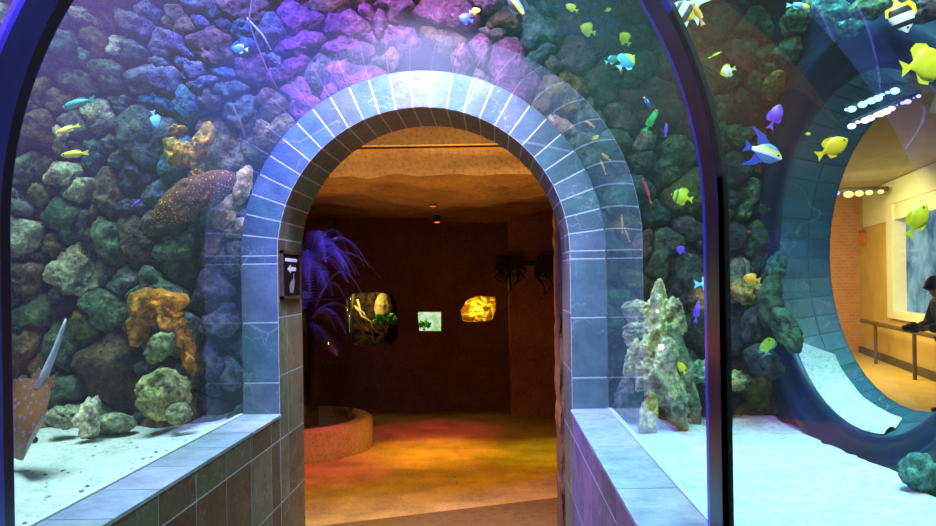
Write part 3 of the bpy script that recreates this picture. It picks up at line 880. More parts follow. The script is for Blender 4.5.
# (px, py, half length, half width, angle, colour)
SEED = [
 (88, 20, 20, 8, -35, 'pale'), (62, 52, 30, 13, -45, 'teal'), (98, 42, 26, 9, -48, 'olive'), (118, 52, 12, 10, -30, 'pale'), (75, 82, 24, 14, -40, 'grey'), (112, 80, 22, 12, -48, 'green'),
 (32, 95, 16, 14, 40, 'olive'), (50, 62, 14, 10, -45, 'teal'), (100, 118, 17, 11, -40, 'pale'), (34, 132, 24, 17, 0, 'brown'), (138, 30, 20, 10, -30, 'grey'), (155, 82, 26, 13, -10, 'grey'), (157, 102, 21, 9, -5, 'teal'),
 (188, 108, 15, 14, 20, 'teal'), (205, 88, 14, 6, 5, 'grey'), (231, 94, 14, 6, 10, 'green'), (190, 70, 24, 8, -30, 'grey'), (240, 112, 14, 12, 60, 'green'), (170, 45, 26, 12, -25, 'grey'), (215, 50, 24, 16, -20, 'brown'),
 (255, 70, 15, 12, 40, 'brown'), (64, 178, 17, 9, 12, 'pale'), (86, 191, 18, 9, -10, 'pale'), (38, 193, 11, 11, 0, 'olive'), (66, 218, 20, 17, 80, 'green'), (20, 236, 20, 18, 30, 'pale'), (92, 155, 9, 15, 0, 'teal'),
 (75, 270, 22, 21, 45, 'pale'), (112, 196, 12, 20, 0, 'brown'), (112, 238, 14, 21, 5, 'green'), (28, 275, 16, 14, 0, 'brown'), (150, 135, 30, 26, 0, 'green'), (160, 196, 15, 13, 0, 'grey'), (138, 240, 24, 15, 80, 'brown'), (178, 252, 26, 22, 30, 'green'),
 (208, 215, 10, 10, 0, 'olive'), (228, 214, 25, 8, 72, 'cream'), (241, 186, 22, 6, 74, 'cream'), (212, 250, 20, 10, 80, 'brown'), (231, 255, 18, 8, 80, 'grey'), (36, 312, 19, 15, 0, 'green'), (110, 308, 26, 19, 0, 'green'), (112, 372, 42, 29, 85, 'brown'),
 (25, 350, 22, 14, 80, 'brown'), (60, 345, 26, 12, 80, 'green'), (66, 390, 20, 16, 0, 'green'), (212, 290, 26, 14, 80, 'grey'), (224, 322, 18, 15, 0, 'grey'), (214, 366, 20, 9, 85, 'grey'), (234, 372, 26, 9, 88, 'grey'), (198, 368, 26, 7, 62, 'olive'), (212, 410, 12, 15, 0, 'dark'),
 (88, 232, 8, 24, 0, 'dark'), (128, 282, 12, 14, 0, 'grey'), (80, 330, 16, 12, 0, 'olive'), (44, 370, 14, 12, 0, 'brown'), (30, 395, 18, 16, 0, 'green'),
 (300, 20, 24, 13, -10, 'mauve'), (345, 28, 28, 10, 8, 'mauve'), (392, 10, 16, 12, 0, 'mauve'), (350, 52, 30, 8, 2, 'mauve'), (300, 48, 26, 9, 12, 'mauve'), (400, 40, 20, 10, 0, 'mauve'), (450, 15, 28, 12, -5, 'mauve'), (440, 40, 24, 8, -5, 'brown'), (492, 34, 20, 6, -8, 'grey'), (290, 75, 22, 9, 30, 'mauve'), (272, 30, 14, 14, 0, 'grey'),
 (540, 30, 22, 16, -30, 'teal'), (575, 55, 22, 16, -50, 'grey'), (600, 85, 25, 16, -60, 'green'), (640, 70, 20, 16, 50, 'green'), (622, 120, 22, 14, -75, 'grey'), (668, 60, 18, 14, 70, 'olive'),
 (640, 165, 14, 12, 0, 'green'), (668, 165, 22, 17, 80, 'green'), (655, 212, 14, 12, -30, 'teal'), (662, 250, 26, 16, 60, 'green'), (688, 226, 16, 11, -10, 'grey'), (690, 120, 18, 12, 80, 'brown'), (640, 250, 20, 9, 85, 'brown'), (700, 330, 26, 16, 80, 'dark'),
 (720, 20, 22, 16, 20, 'teal'), (735, 60, 24, 14, 70, 'grey'), (722, 105, 20, 12, 60, 'green'), (755, 30, 20, 14, -20, 'green'), (775, 60, 26, 12, 50, 'green'), (748, 200, 24, 10, 85, 'green'), (758, 250, 24, 12, 75, 'green'), (740, 330, 26, 16, 80, 'dark'), (752, 300, 20, 12, 0, 'green'),
 (712, 400, 22, 20, 0, 'dark'),
]
YW = 4.05
def rock_zone(px, py):
    """whether this place of the rock wall can be seen at all (seeds elsewhere are left out)"""
    return True
seeds = []
for (px, py, a, b, ang, c) in SEED:
    v = P(px, py, YW)
    seeds.append([v.x, v.z, a * YW / F, b * YW / F, R(ang), c, True])
def blocked(x, z):
    dx = x - AX
    if abs(dx) < RO - 0.04 and z < SPR: return True
    if z >= SPR and dx * dx + (z - SPR) ** 2 < (RO - 0.02) ** 2: return True
    if z < 0.74: return True
    return x > 1.40
fr = random.Random(21)
def hidden(px, py, rp):
    if math.hypot(px - 424, py - 252) + rp < 186 and py < 260: return True
    if 243 < px - rp and px + rp < 606 and py > 240: return True
    if py - rp > 428 or px > 785 or (px - rp > 766 and py > 130): return True
    return px + rp < 0 or py + rp < 0
for tries in range(9000):
    px, py = fr.uniform(-25, 800), fr.uniform(-25, 440)
    v = P(px, py, YW)
    if blocked(v.x, v.z + 0.02): continue
    s = fr.uniform(20, 30) if tries < 1500 else fr.uniform(12, 19) if tries < 4500 else fr.uniform(7, 10)
    a, b = s * fr.uniform(1.0, 1.6), s * fr.uniform(0.6, 0.95)
    if hidden(px, py, b): continue
    ok = True
    for q in seeds:
        d = math.hypot(v.x - q[0], v.z - q[1]) * F / YW
        ang = math.atan2(v.z - q[1], v.x - q[0]) - q[4]
        rq = 1 / math.sqrt((math.cos(ang) / q[2]) ** 2 + (math.sin(ang) / q[3]) ** 2) * F / YW
        if d < rq * 1.05 + min(a, b) * 0.85: ok = False; break
    if not ok: continue
    c = fr.choice(['grey', 'green', 'brown', 'green', 'teal', 'dark', 'olive', 'pale']) if not (270 < px < 520 and py < 110) else fr.choice(['mauve', 'mauve', 'grey', 'brown'])
    ang = R(fr.uniform(-60, -20)) if (px < 260 and py < 130) else R(fr.uniform(0, 180))
    seeds.append([v.x, v.z, a * YW / F, b * YW / F, ang, c, False])
SD = np.array([[q[0], q[1], q[2], q[3], q[4]] for q in seeds])
NTH, NS = 40, 26
ICO = {}
def ico(sub):
    if sub not in ICO:
        bm = bmesh.new(); bmesh.ops.create_icosphere(bm, subdivisions=sub, radius=1)
        bm.verts.ensure_lookup_table()
        ICO[sub] = (np.array([v.co[:] for v in bm.verts]), [tuple(v.index for v in f.verts) for f in bm.faces])
        bm.free()
    return ICO[sub]
def warp(X, Z):
    return (X + 0.020 * np.sin(17 * Z + 6 * X + 1) + 0.012 * np.sin(39 * Z - 21 * X + 2) + 0.006 * np.sin(83 * Z + 50 * X),
            Z + 0.020 * np.sin(15 * X - 7 * Z + 4) + 0.012 * np.sin(43 * X + 19 * Z + 5) + 0.006 * np.sin(91 * X - 40 * Z))
def dist_to(i, X, Z):
    X, Z = warp(X, Z)
    wx, wz_ = warp(SD[i, 0], SD[i, 1])
    dx, dz = X - wx, Z - wz_
    ca, sa = math.cos(SD[i, 4]), math.sin(SD[i, 4])
    return np.hypot((dx * ca + dz * sa) / SD[i, 2], (-dx * sa + dz * ca) / SD[i, 3])
def outline(i):
    th = np.arange(NTH) * 2 * math.pi / NTH
    ell = 1 / np.sqrt((np.cos(th - SD[i, 4]) / SD[i, 2]) ** 2 + (np.sin(th - SD[i, 4]) / SD[i, 3]) ** 2)
    rmax = ell * 1.6
    s = np.arange(1, NS + 1) / NS
    rr = rmax[:, None] * s[None]
    X = SD[i, 0] + rr * np.cos(th)[:, None]; Z = SD[i, 1] + rr * np.sin(th)[:, None]
    mine = dist_to(i, X, Z)
    ok = np.ones_like(mine, bool)
    for j in range(len(SD)):
        if j == i: continue
        if abs(SD[j, 0] - SD[i, 0]) + abs(SD[j, 1] - SD[i, 1]) > 0.75: continue
        ok &= dist_to(j, X, Z) > mine
    dx = X - AX
    ok &= ~((np.abs(dx) < RO + 0.0) & (Z < SPR)) & ~((Z >= SPR) & (dx ** 2 + (Z - SPR) ** 2 < (RO + 0.0) ** 2)) & (Z > 0.72)
    cut = np.where(ok.all(1), NS, np.argmin(ok, 1))
    r = np.where(cut > 0, rmax * np.maximum(cut, 1) / NS, rmax / NS)
    for _ in range(2):
        r = 0.25 * np.roll(r, 1) + 0.5 * r + 0.25 * np.roll(r, -1)
    return r * 0.97
def rock_mesh(name, r, depth, seed, sub, tocol, origin3, u3, n3, up3, lump=1.0):
    """irregular stone; r(theta) in the wall plane, depth towards the viewer"""
    V, Fc = ico(sub)
    th = np.arctan2(V[:, 2], V[:, 0])
    m = np.hypot(V[:, 0], V[:, 2])
    t = (th % (2 * math.pi)) / (2 * math.pi) * len(r)
    i0 = np.floor(t).astype(int) % len(r); f = t - np.floor(t)
    rr = r[i0] * (1 - f) + r[(i0 + 1) % len(r)] * f
    mm = m ** 0.8
    px, pz = rr * mm * np.cos(th), rr * mm * np.sin(th)
    py = np.sign(V[:, 1]) * np.abs(V[:, 1]) ** 0.85 * depth
    size = float(r.mean())
    out = []
    off = Vector((seed * 3.17, seed * 1.71, seed * 0.77))
    k1, k2 = 1.5 / size, 15.0 + 1.2 / size
    rs = random.Random(seed); tx, tz = rs.uniform(-0.45, 0.45) * min(1, lump), rs.uniform(-0.35, 0.55) * min(1, lump)
    for a, b, c in zip(px, py, pz):
        p = Vector((a, b, c))
        n1 = noise.noise(p * k1 + off)
        n2 = noise.noise(p * k2 + off)
        n3_ = noise.noise(p * k2 * 2.3 + off)
        vd = noise.voronoi(p * 24.0 + off)[0][0]
        pit = -max(0.0, 0.42 - vd) * 0.055
        d = 0.40 * n1 * size + 0.030 * (0.45 - abs(n2)) + 0.013 * n3_ + pit
        d *= lump
        e = math.hypot(a, c) + 1e-6
        l = math.sqrt(a * a + b * b + c * c) + 1e-6
        q = Vector((a * (1 + 0.55 * d / l), b * (1 + d / l) + tx * a * 0.5 + tz * c * 0.5, c * (1 + 0.55 * d / l)))
        out.append(tuple(u3 * q.x + n3 * q.y + up3 * q.z))
    me = bpy.data.meshes.new(name)
    me.from_pydata(out, [], Fc)
    me.polygons.foreach_set('use_smooth', [True] * len(Fc))
    me.materials.append(M['rock'])
    me.update()
    o = bpy.data.objects.new(name, me); COL.objects.link(o)
    o.location = origin3
    o.color = (*tocol, 1)
    return o
rocks = []      # (object, px, py, colour word)
UX, UN, UZ = Vector((1, 0, 0)), Vector((0, -1, 0)), Vector((0, 0, 1))
for i, q in enumerate(seeds):
    r = outline(i)
    mean = float(r.mean())
    if mean < 0.024: continue
    px, py = pix((q[0], YW, q[1]))
    rp = mean * F / YW
    if px + rp < 2 or px - rp > 934 or py + rp < 2: continue
    if hidden(px, py, rp * 0.8): continue
    # not in sight behind the arch ring, the round window wall or the sill
    dep = min(0.16, 0.35 * mean + 0.05)
    y = YW + fr.uniform(-0.03, 0.03)
    if dep > 0.1: y += 0.03
    k = fr.uniform(0.8, 1.2)
    base = tuple(c * k * fr.uniform(0.93, 1.07) * (0.52 if px < 300 else 0.42) for c in CT[q[5]])
    o = rock_mesh('reef_rock', r, dep, i + 1, 5 if mean > 0.11 else 4 if mean > 0.04 else 3, base, Vector((q[0], y, q[1])), UX, UN, UZ)
    rocks.append((o, px, py, q[5]))
# rocks on the right wall over and beside the round window
for k, (px, py, a, b, ang, c, X) in enumerate([(800, 18, 20, 13, 20, 'green', 1.40), (832, 10, 20, 12, -20, 'teal', 1.38), (868, 8, 18, 10, 10, 'green', 1.36), (790, 50, 14, 11, 40, 'green', 1.38), (775, 85, 15, 9, 60, 'olive', 1.36), (850, 28, 14, 7, 0, 'teal', 1.38),
        (925, 12, 16, 9, 0, 'dark', 1.36), (922, 476, 17, 24, 30, 'teal', 1.37)]):
    Yy = X * F / ((px - VX) - (py - VY) * ROLL)
    v = P(px, py, Yy)
    th = np.arange(NTH) * 2 * math.pi / NTH
    r = 1 / np.sqrt((np.cos(th - R(ang)) / (a * Yy / F)) ** 2 + (np.sin(th - R(ang)) / (b * Yy / F)) ** 2)
    o = rock_mesh('reef_rock', r, float(r.mean()) * 0.7, 500 + k, 4, CT[c], v, Vector((0.9, -0.43, 0)), Vector((-0.43, -0.9, 0)), UZ)
    rocks.append((o, px, py, c))

# free-standing stones on the sand
def taper_r(a, b, ang, tip=0.3):
    poly = [(-a, -b), (-a * 0.9, b * 0.9), (-0.2 * a, b), (a * 0.55, b * 0.62), (a * 0.96, b * tip), (a, -b * tip * 0.6), (a * 0.4, -b * 0.75), (-0.3 * a, -b * 1.05)]
    out = []
    for k in range(NTH):
        t = 2 * math.pi * k / NTH - ang
        dx, dy = math.cos(t), math.sin(t); best = 1e-3
        for (x0, y0), (x1, y1) in zip(poly, poly[1:] + poly[:1]):
            ex, ey = x1 - x0, y1 - y0
            den = dx * ey - dy * ex
            if abs(den) < 1e-9: continue
            tt = (x0 * ey - y0 * ex) / den; uu = (x0 * dy - y0 * dx) / den
            if tt > 0 and -1e-6 <= uu <= 1 + 1e-6: best = max(best, tt)
        out.append(best)
    return np.array(out)
def lump(name, label, cat, px, py, a, b, ang, Y, colr, seed, sub=4, depth=None, lumpy=1.0, mat=None, rf=None, tip=None):
    v = P(px, py, Y)
    th = np.arange(NTH) * 2 * math.pi / NTH
    r = 1 / np.sqrt((np.cos(th - R(ang)) / (a * Y / F)) ** 2 + (np.sin(th - R(ang)) / (b * Y / F)) ** 2)
    if tip is not None: r = taper_r(a * Y / F, b * Y / F, R(ang), tip)
    if rf is not None: r = r * np.array([rf(t) for t in th])
    o = rock_mesh(name, r, depth or float(r.mean()) * 0.8, seed, sub, colr, v, UX, UN, UZ, lumpy)
    if mat: o.data.materials[0] = mat
    if label: tag(o, label, cat)
    return o
lump('white_coral_stump', 'knobbly white coral stump standing on the left sand', 'coral', 89, 418, 19, 8, 80, 3.62, (0.62, 0.62, 0.5), 801, 4, None, 1.9)
lump('coral_rubble', 'small pale rubble stone on the sand beside the stingray', 'rock', 62, 418, 13, 8, -20, 3.7, (0.42, 0.45, 0.33), 802, 4, None, 1.5)
lump('reef_boulder', 'yellow-green pitted boulder on the left sand under the orange coral', 'rock', 165, 394, 25, 22, 70, 3.75, (0.34, 0.33, 0.13), 803, 5, 0.1, 1.2)
lump('reef_boulder', 'small flat-topped pitted stone at the foot of the yellow-green boulder', 'rock', 179, 414, 12, 10, 0, 3.62, (0.32, 0.31, 0.15), 804, 4, None, 1.0)
lump('reef_boulder', 'low green-grey mound half sunk in the sand behind the white stump', 'rock', 112, 424, 22, 10, 0, 3.78, (0.22, 0.27, 0.2), 805, 4, 0.07, 0.8)
# right rock pile with spires
SP = [(655, 335, 42, 12, 86, (0.42, 0.47, 0.33), 3.72, 'tall pale ridged rock at the heart of the right tank pile'), (657, 305, 26, 9, 84, (0.50, 0.52, 0.34), 3.82, 'slim pale spire topping the right tank pile'),
      (672, 318, 20, 12, -60, (0.34, 0.40, 0.30), 3.8, 'rounded green-grey stone at the upper right of the spire pile'), (637, 312, 12, 12, 30, (0.38, 0.42, 0.34), 3.78, 'round pale stone at the upper left of the spire pile'), (638, 332, 14, 10, 20, (0.34, 0.38, 0.31), 3.74, 'oval pale stone under the round one of the spire pile'),
      (633, 358, 20, 7, 80, (0.40, 0.44, 0.30), 3.7, 'thin upright pale stone on the left flank of the spire pile'), (645, 362, 30, 9, 88, (0.42, 0.46, 0.32), 3.68, 'ridged pale stone standing low in the spire pile'), (663, 370, 34, 16, 80, (0.38, 0.42, 0.32), 3.66, 'broad pale green rock below the spires'),
      (684, 378, 58, 11, -72, (0.24, 0.30, 0.22), 3.8, 'long dark slab leaning on the right of the spire pile'), (676, 405, 26, 13, -75, (0.22, 0.26, 0.21), 3.66, 'grey slab at the foot of the spire pile'), (649, 414, 22, 9, 82, (0.44, 0.42, 0.18), 3.55, 'yellowish cone-shaped stone at the front foot of the spire pile'), (627, 395, 22, 12, 85, (0.22, 0.25, 0.24), 3.78, 'dark grey stone between the spire pile and the tiled arch')]
for k, (px, py, a, b, ang, c, Y, lb) in enumerate(SP):
    lump('spire_rock', lb, 'rock', px, py, a, b, ang, Y, (c[0] * (1.75 if c[1] > 0.35 else 1.0), c[1] * (1.65 if c[1] > 0.35 else 1.0), c[2] * (1.2 if c[1] > 0.35 else 0.9)), 820 + k, 5, b * Y / F * 0.9, 1.1, None, None, 0.35)
lump('terrarium_stone', 'pale yellow stone at the top right of the left terrarium', 'stone', 383, 306, 13, 9, 85, CBK + 0.28, (1, 1, 1), 990, 4, 0.08, 1.0, simple('terrarium_rock', (0.5, 0.36, 0.08), 0.9, 0.5, 16, 0.8))
for k, (px, py, a, b, ang, Y, c) in enumerate([(770, 300, 26, 12, 80, 3.72, 'green'), (786, 330, 26, 10, -62, 3.5, 'green'), (757, 325, 22, 14, 70, 3.8, 'dark'), (776, 268, 16, 9, 70, 3.75, 'teal'), (764, 362, 20, 13, -50, 3.7, 'dark')]):
    v = P(px, py, Y)
    th = np.arange(NTH) * 2 * math.pi / NTH
    r = 1 / np.sqrt((np.cos(th - R(ang)) / (a * Y / F)) ** 2 + (np.sin(th - R(ang)) / (b * Y / F)) ** 2)
    rocks.append((rock_mesh('reef_rock', r, float(r.mean()) * 0.8, 700 + k, 4, tuple(x * 0.6 for x in CT[c]), v, UX, UN, UZ), px, py, c))
# small corals right of the pile
lump('button_coral', 'pale green tufted coral left of the black rib', 'coral', 699, 371, 13, 9, 20, 3.9, (0.30, 0.55, 0.42), 850, 4, None, 2.0)
lump('button_coral', 'yellow-tipped green coral just right of the black rib', 'coral', 737, 381, 9, 9, 20, 3.9, (0.42, 0.55, 0.22), 851, 4, None, 2.0)
lump('mottled_coral', 'orange-mottled coral head between the black rib and the round window', 'coral', 747, 292, 16, 11, -20, 3.88, (0.45, 0.34, 0.10), 852, 4, None, 1.6)
# yellow fan coral: two lobes and a short stalk
M['ycoral'] = rock_mat('yellow_coral_skin', False, (0.40, 0.25, 0.015))
M['ocoral'] = rock_mat('orange_coral_skin', False, (0.50, 0.22, 0.012))
fc = thing('fan_coral', 'yellow two-lobed fan coral on the upper left reef', 'coral', P(194, 178, 3.86))
def lobe(px, py, a, b, ang, Y, seed, name, mat, parent, rf=None, lumpy=1.0, depth=0.04):
    o = lump(name, None, None, px, py, a, b, ang, Y, (1, 1, 1), seed, 4, depth, lumpy, mat, rf)
    o.location = o.location - parent.location
    o.parent = parent
    return o
heart = lambda t: 1 + 0.10 * math.sin(3 * t + 0.6) + 0.07 * math.sin(5 * t)
lobe(179, 153, 17, 12, -42, 3.87, 861, 'lobe', M['ycoral'], fc, heart, 1.2)
lobe(203, 143, 26, 7.5, 70, 3.86, 862, 'lobe', M['ycoral'], fc, heart, 1.2)
lobe(178, 131, 8, 5, 0, 3.9, 863, 'lobe', M['ycoral'], fc, heart, 1.0)
lobe(197, 178, 9, 5, 60, 3.86, 864, 'stalk', M['ycoral'], fc, None, 1.4)
# brown speckled table coral
def speckle_mat():
    m, nt, out = newmat('speckled_coral')
    v = coords(nt)
    vo = N(nt, 'ShaderNodeTexVoronoi', Scale=75.0); nt.links.new(v, vo.inputs['Vector'])
    n = noise_t(nt, v, 6, 3)
    dots = ramp(nt, vo.outputs['Distance'], [(0.0, (1, 1, 1)), (0.2, (1, 1, 1)), (0.3, (0, 0, 0))])
    msk = math_n(nt, 'MULTIPLY', dots, ramp(nt, n, [(0.34, (0, 0, 0)), (0.46, (1, 1, 1))]))
    c = mixc(nt, (0.12, 0.038, 0.012), (0.75, 0.45, 0.06), msk)
    principled(nt, out, c, 0.8, bump(nt, dots, 0.8, 0.02), 0.2)
    return m
lump('table_coral', 'brown table coral dotted with pale polyps slanting below the yellow fan coral', 'coral', 191, 197, 46, 18, 27, 3.84, (1, 1, 1), 866, 5, 0.07, 0.5, speckle_mat(), lambda t: 1 + 0.1 * math.sin(3 * t + 1))
# orange encrusting coral
oc = thing('encrusting_coral', 'orange encrusting coral drooping down the left reef above the boulder', 'coral', P(162, 330, 3.86))
lobe(157, 306, 25, 17, 0, 3.85, 871, 'lobe', M['ocoral'], oc, heart, 1.5, 0.07)
lobe(140, 327, 17, 10, 80, 3.86, 872, 'lobe', M['ocoral'], oc, heart, 1.4, 0.05)
lobe(181, 335, 34, 8, -75, 3.86, 873, 'lobe', M['ocoral'], oc, heart, 1.6, 0.05)
lobe(170, 318, 17, 11, -60, 3.83, 874, 'lobe', M['ocoral'], oc, heart, 1.4, 0.05)
lobe(189, 360, 15, 5, -80, 3.86, 875, 'tip', M['ocoral'], oc, heart, 1.2, 0.03)
lump('reef_boulder', 'green stone cupped in the hollow of the orange coral', 'rock', 160, 347, 19, 10, 50, 3.8, (0.22, 0.28, 0.12), 876, 4, 0.06, 1.2)
# thin brown sea whips near the left top of the arch
for k, (pts, lb) in enumerate((([(252, 0), (249, 22), (256, 42), (268, 72), (281, 95)], 'long thin brown sea whip over the reef left of the arch crown'), ([(247, 18), (262, 34), (271, 50)], 'short pale sea whip forking over the reef'), ([(233, 106), (240, 122), (246, 140)], 'short red-brown sea whip below the green rock'))):
    p3 = [P(x, y, 3.82) for x, y in pts]
    mb = MB(); mb.tube([p - p3[0] for p in p3], [0.004, 0.005, 0.004, 0.0035, 0.002][:len(p3)], 7)
    tag(mb.build('sea_whip', simple('whip_skin', (0.10, 0.04, 0.025) if k != 1 else (0.3, 0.3, 0.15), 0.7, 0.3, 40), smooth=True, loc=p3[0]), lb, 'coral', 'sea whips')
# pebbles along the acrylic on the left sand
pe = MB()
pr = random.Random(5)
for k in range(150):
    y = pr.uniform(2.0, 3.6); x = gl - 0.03 - abs(pr.gauss(0, 0.05)) - (pr.uniform(0, 0.5) if k % 4 == 0 else 0)
    z = 0.80 + 0.05 * max(0, 1 - (gl - x) / 0.5) + hsand(x, y)
    r = pr.uniform(0.003, 0.010)
    V, Fc = ico(1)
    i = pe.add([(x + v[0] * r * pr.uniform(0.8, 1.3), y + v[1] * r, z + 0.6 * r * v[2] + 0.3 * r) for v in V])
    c = pr.choice([(0.12, 0.11, 0.1), (0.3, 0.28, 0.25), (0.5, 0.45, 0.4)])
    for f in Fc: pe.face([i + q for q in f], c)
m, nt, out = newmat('pebble'); at = N(nt, 'ShaderNodeAttribute', attribute_name='tint'); principled(nt, out, at.outputs[0], 0.8)
tag(pe.build('pebbles', m, smooth=True), 'dark gravel scattered on the left sand along the acrylic', 'gravel', kind='stuff')

# ------------------------------------------------------------------ fish
def fish_mat(name, c1, c2=None, mode=None, stops=None):
    m, nt, out = newmat(name)
    tc = nt.nodes.new('ShaderNodeTexCoord')
    sx = nt.nodes.new('ShaderNodeSeparateXYZ')
    nt.links.new(tc.outputs['Generated'], sx.inputs[0])
    n = noise_t(nt, coords(nt), 60, 3)
    if c2 is None:
        c = ramp(nt, n, [(0.3, tuple(x * 0.8 for x in c1)), (0.7, c1)])
    else:
        ax = {'x': 0, 'z': 2}[mode]
        c = ramp(nt, sx.outputs[ax], stops or [(0.0, c1), (0.5, c2)], 'CONSTANT')
    bs = principled(nt, out, c, 0.4, None, 0.5)
    return m
YEL = (0.85, 0.68, 0.02); YG = (0.72, 0.80, 0.02); BLU = (0.03, 0.06, 0.55); VIO = (0.2, 0.06, 0.75); ORG = (0.9, 0.35, 0.03); RED = (0.75, 0.06, 0.08); TEA = (0.03, 0.28, 0.27); CYA = (0.3, 0.85, 0.85); BLK = (0.01, 0.012, 0.02); WHT = (0.75, 0.82, 0.85); GRN = (0.06, 0.45, 0.10)
fm_cache = {}
def fmat(key, *a, **k):
    if key not in fm_cache: fm_cache[key] = fish_mat('fish_' + key, *a, **k)
    return fm_cache[key]
FM = {'yellow': fmat('yellow', YEL), 'yellowgreen': fmat('yellowgreen', YG), 'blue': fmat('blue', BLU), 'violet': fmat('violet', VIO), 'orange': fmat('orange', ORG), 'red': fmat('red', RED), 'teal': fmat('teal', TEA), 'cyan': fmat('cyan', CYA), 'black': fmat('black', BLK), 'white': fmat('white', WHT), 'green': fmat('green', GRN),
      'banner': fmat('banner', BLK, WHT, mode='x', stops=[(0.0, YEL), (0.22, BLK), (0.42, WHT), (0.66, BLK), (0.8, WHT)]),
      'raccoon': fmat('raccoon', YEL, BLK, mode='x', stops=[(0.0, YEL), (0.35, YG), (0.6, (0.1, 0.2, 0.05)), (0.72, YG), (0.86, BLK), (0.93, YEL)]),
      'halfyellow': fmat('halfyellow', BLU, YEL, mode='x', stops=[(0.0, (0.05, 0.35, 0.6)), (0.6, YEL)]),
      'greyhead': fmat('greyhead', WHT, YEL, mode='x', stops=[(0.0, CYA), (0.2, (0.25, 0.28, 0.25)), (0.72, BLK), (0.8, YEL)]),
      'angel': fmat('angel', BLU, WHT, mode='z', stops=[(0.0, (0.1, 0.2, 0.6)), (0.4, WHT), (0.62, YEL), (0.75, (0.15, 0.25, 0.7))]),
      'yellowwhite': fmat('yellowwhite', WHT, YEL, mode='x', stops=[(0.0, (0.5, 0.7, 0.6)), (0.45, WHT), (0.65, YEL)]),
      'blackyellow': fmat('blackyellow', BLK, YEL, mode='z', stops=[(0.0, BLK), (0.35, YEL), (0.55, (0.1, 0.6, 0.6)), (0.7, BLK)])}
PROF = {  # half height along the body, tail to nose, for unit length
    'oval': ([0.0, 0.12, 0.3, 0.5, 0.7, 0.86, 0.95, 1.0], [0.055, 0.09, 0.25, 0.31, 0.28, 0.17, 0.085, 0.02], 0.28),
    'disc': ([0.0, 0.1, 0.25, 0.5, 0.72, 0.86, 0.94, 1.0], [0.06, 0.12, 0.34, 0.42, 0.34, 0.19, 0.085, 0.03], 0.22),
    'long': ([0.0, 0.15, 0.35, 0.55, 0.75, 0.9, 0.97, 1.0], [0.05, 0.075, 0.13, 0.155, 0.14, 0.09, 0.05, 0.015], 0.6),
    'eel': ([0.0, 0.15, 0.35, 0.55, 0.75, 0.9, 0.97, 1.0], [0.02, 0.035, 0.055, 0.065, 0.065, 0.05, 0.03, 0.01], 0.8)}
eye_m = simple('fish_eye', (0.01, 0.01, 0.01), 0.1)
def fish(label, px, py, L, ang, Y, shape, mat, fin=None, yaw=0, group=None, long_fin=False, name='reef_fish'):
    xs_, hs_, fat = PROF[shape]
    S = L * Y / F
    t = thing(name, label, 'fish', P(px, py, Y), group)
    if math.cos(R(ang)) >= 0:
        t.rotation_euler = (Matrix.Rotation(R(-ang), 3, 'Y') @ Matrix.Rotation(R(yaw), 3, 'Z')).to_euler()
    else:
        t.rotation_euler = (Matrix.Rotation(R(180 - ang), 3, 'Y') @ Matrix.Rotation(R(180 + yaw), 3, 'Z')).to_euler()
    B = 0.80 * S                       # body length, the tail fin takes the rest
    x0 = -0.30 * S
    mb = MB()
    def bf(u, v):
        s = v
        h = float(np.interp(s, xs_, hs_)) * B
        a = 2 * math.pi * u
        return (x0 + s * B, h * fat * math.cos(a) * (0.6 + 0.4 * math.sin(math.pi * min(1, s + 0.1))), h * math.sin(a))
    mb.grid(bf, 16, 18)
    bo = mb.build('body', FM[mat], t, True)
    fmn = FM[fin or mat]
    th = 0.006 * S
    def finmesh(name, poly):
        m2 = MB(); n = len(poly)
        i = m2.add([(x * S, -th, z * S) for x, z in poly] + [(x * S, th, z * S) for x, z in poly])
        m2.face(range(i + n - 1, i - 1, -1)); m2.face(range(i + n, i + 2 * n))
        for k in range(n): m2.face((i + k, i + (k + 1) % n, i + n + (k + 1) % n, i + n + k))
        m2.build(name, fmn, t)
    if shape == 'eel':
        finmesh('tail_fin', [(-0.29, 0.015), (-0.5, 0.05), (-0.47, 0.0), (-0.5, -0.05), (-0.29, -0.015)])
        finmesh('dorsal_fin', [(-0.2, 0.03), (-0.1, 0.075), (0.2, 0.07), (0.3, 0.045)])
    else:
        hm = max(hs_) * 0.8
        finmesh('tail_fin', [(-0.29, 0.04), (-0.5, 0.16 if shape != 'long' else 0.1), (-0.45, 0.0), (-0.5, -0.16 if shape != 'long' else -0.1), (-0.29, -0.04)])
        if long_fin:
            finmesh('dorsal_fin', [(0.2, hm * 0.8), (0.1, hm * 1.0), (-0.1, hm * 1.7), (-0.5, hm * 2.2), (-0.25, hm * 1.3), (-0.2, hm * 0.6)])
            finmesh('anal_fin', [(0.1, -hm * 0.8), (-0.1, -hm * 1.5), (-0.45, -hm * 2.0), (-0.22, -hm * 1.1), (-0.2, -hm * 0.5)])
        else:
            finmesh('dorsal_fin', [(0.22, hm * 0.7), (0.12, hm * 1.15), (-0.08, hm * 1.25), (-0.22, hm * 0.95), (-0.2, hm * 0.35), (0.0, hm * 0.8)])
            finmesh('anal_fin', [(0.06, -hm * 0.8), (0.0, -hm * 1.12), (-0.18, -hm * 0.95), (-0.2, -hm * 0.35)])
    if L >= 12:
        hh = float(np.interp(0.86, xs_, hs_)) * B
        for sgy in (-1, 1):
            e = MB(); r = 0.028 * S
            e.grid(lambda u, v: (r * math.cos(2 * math.pi * u) * math.sin(math.pi * v), r * math.sin(2 * math.pi * u) * math.sin(math.pi * v), r * math.cos(math.pi * v)), 8, 6)
            eo = e.build('eye', eye_m, bo, True); eo.location = (x0 + 0.86 * B, sgy * hh * fat * 0.78, 0.25 * hh)
    return t
Yl, Yr_ = 3.45, 3.4
fish('teal wrasse swimming left above the two yellow fish', 79, 103, 34, 195, Yl, 'long', 'teal')
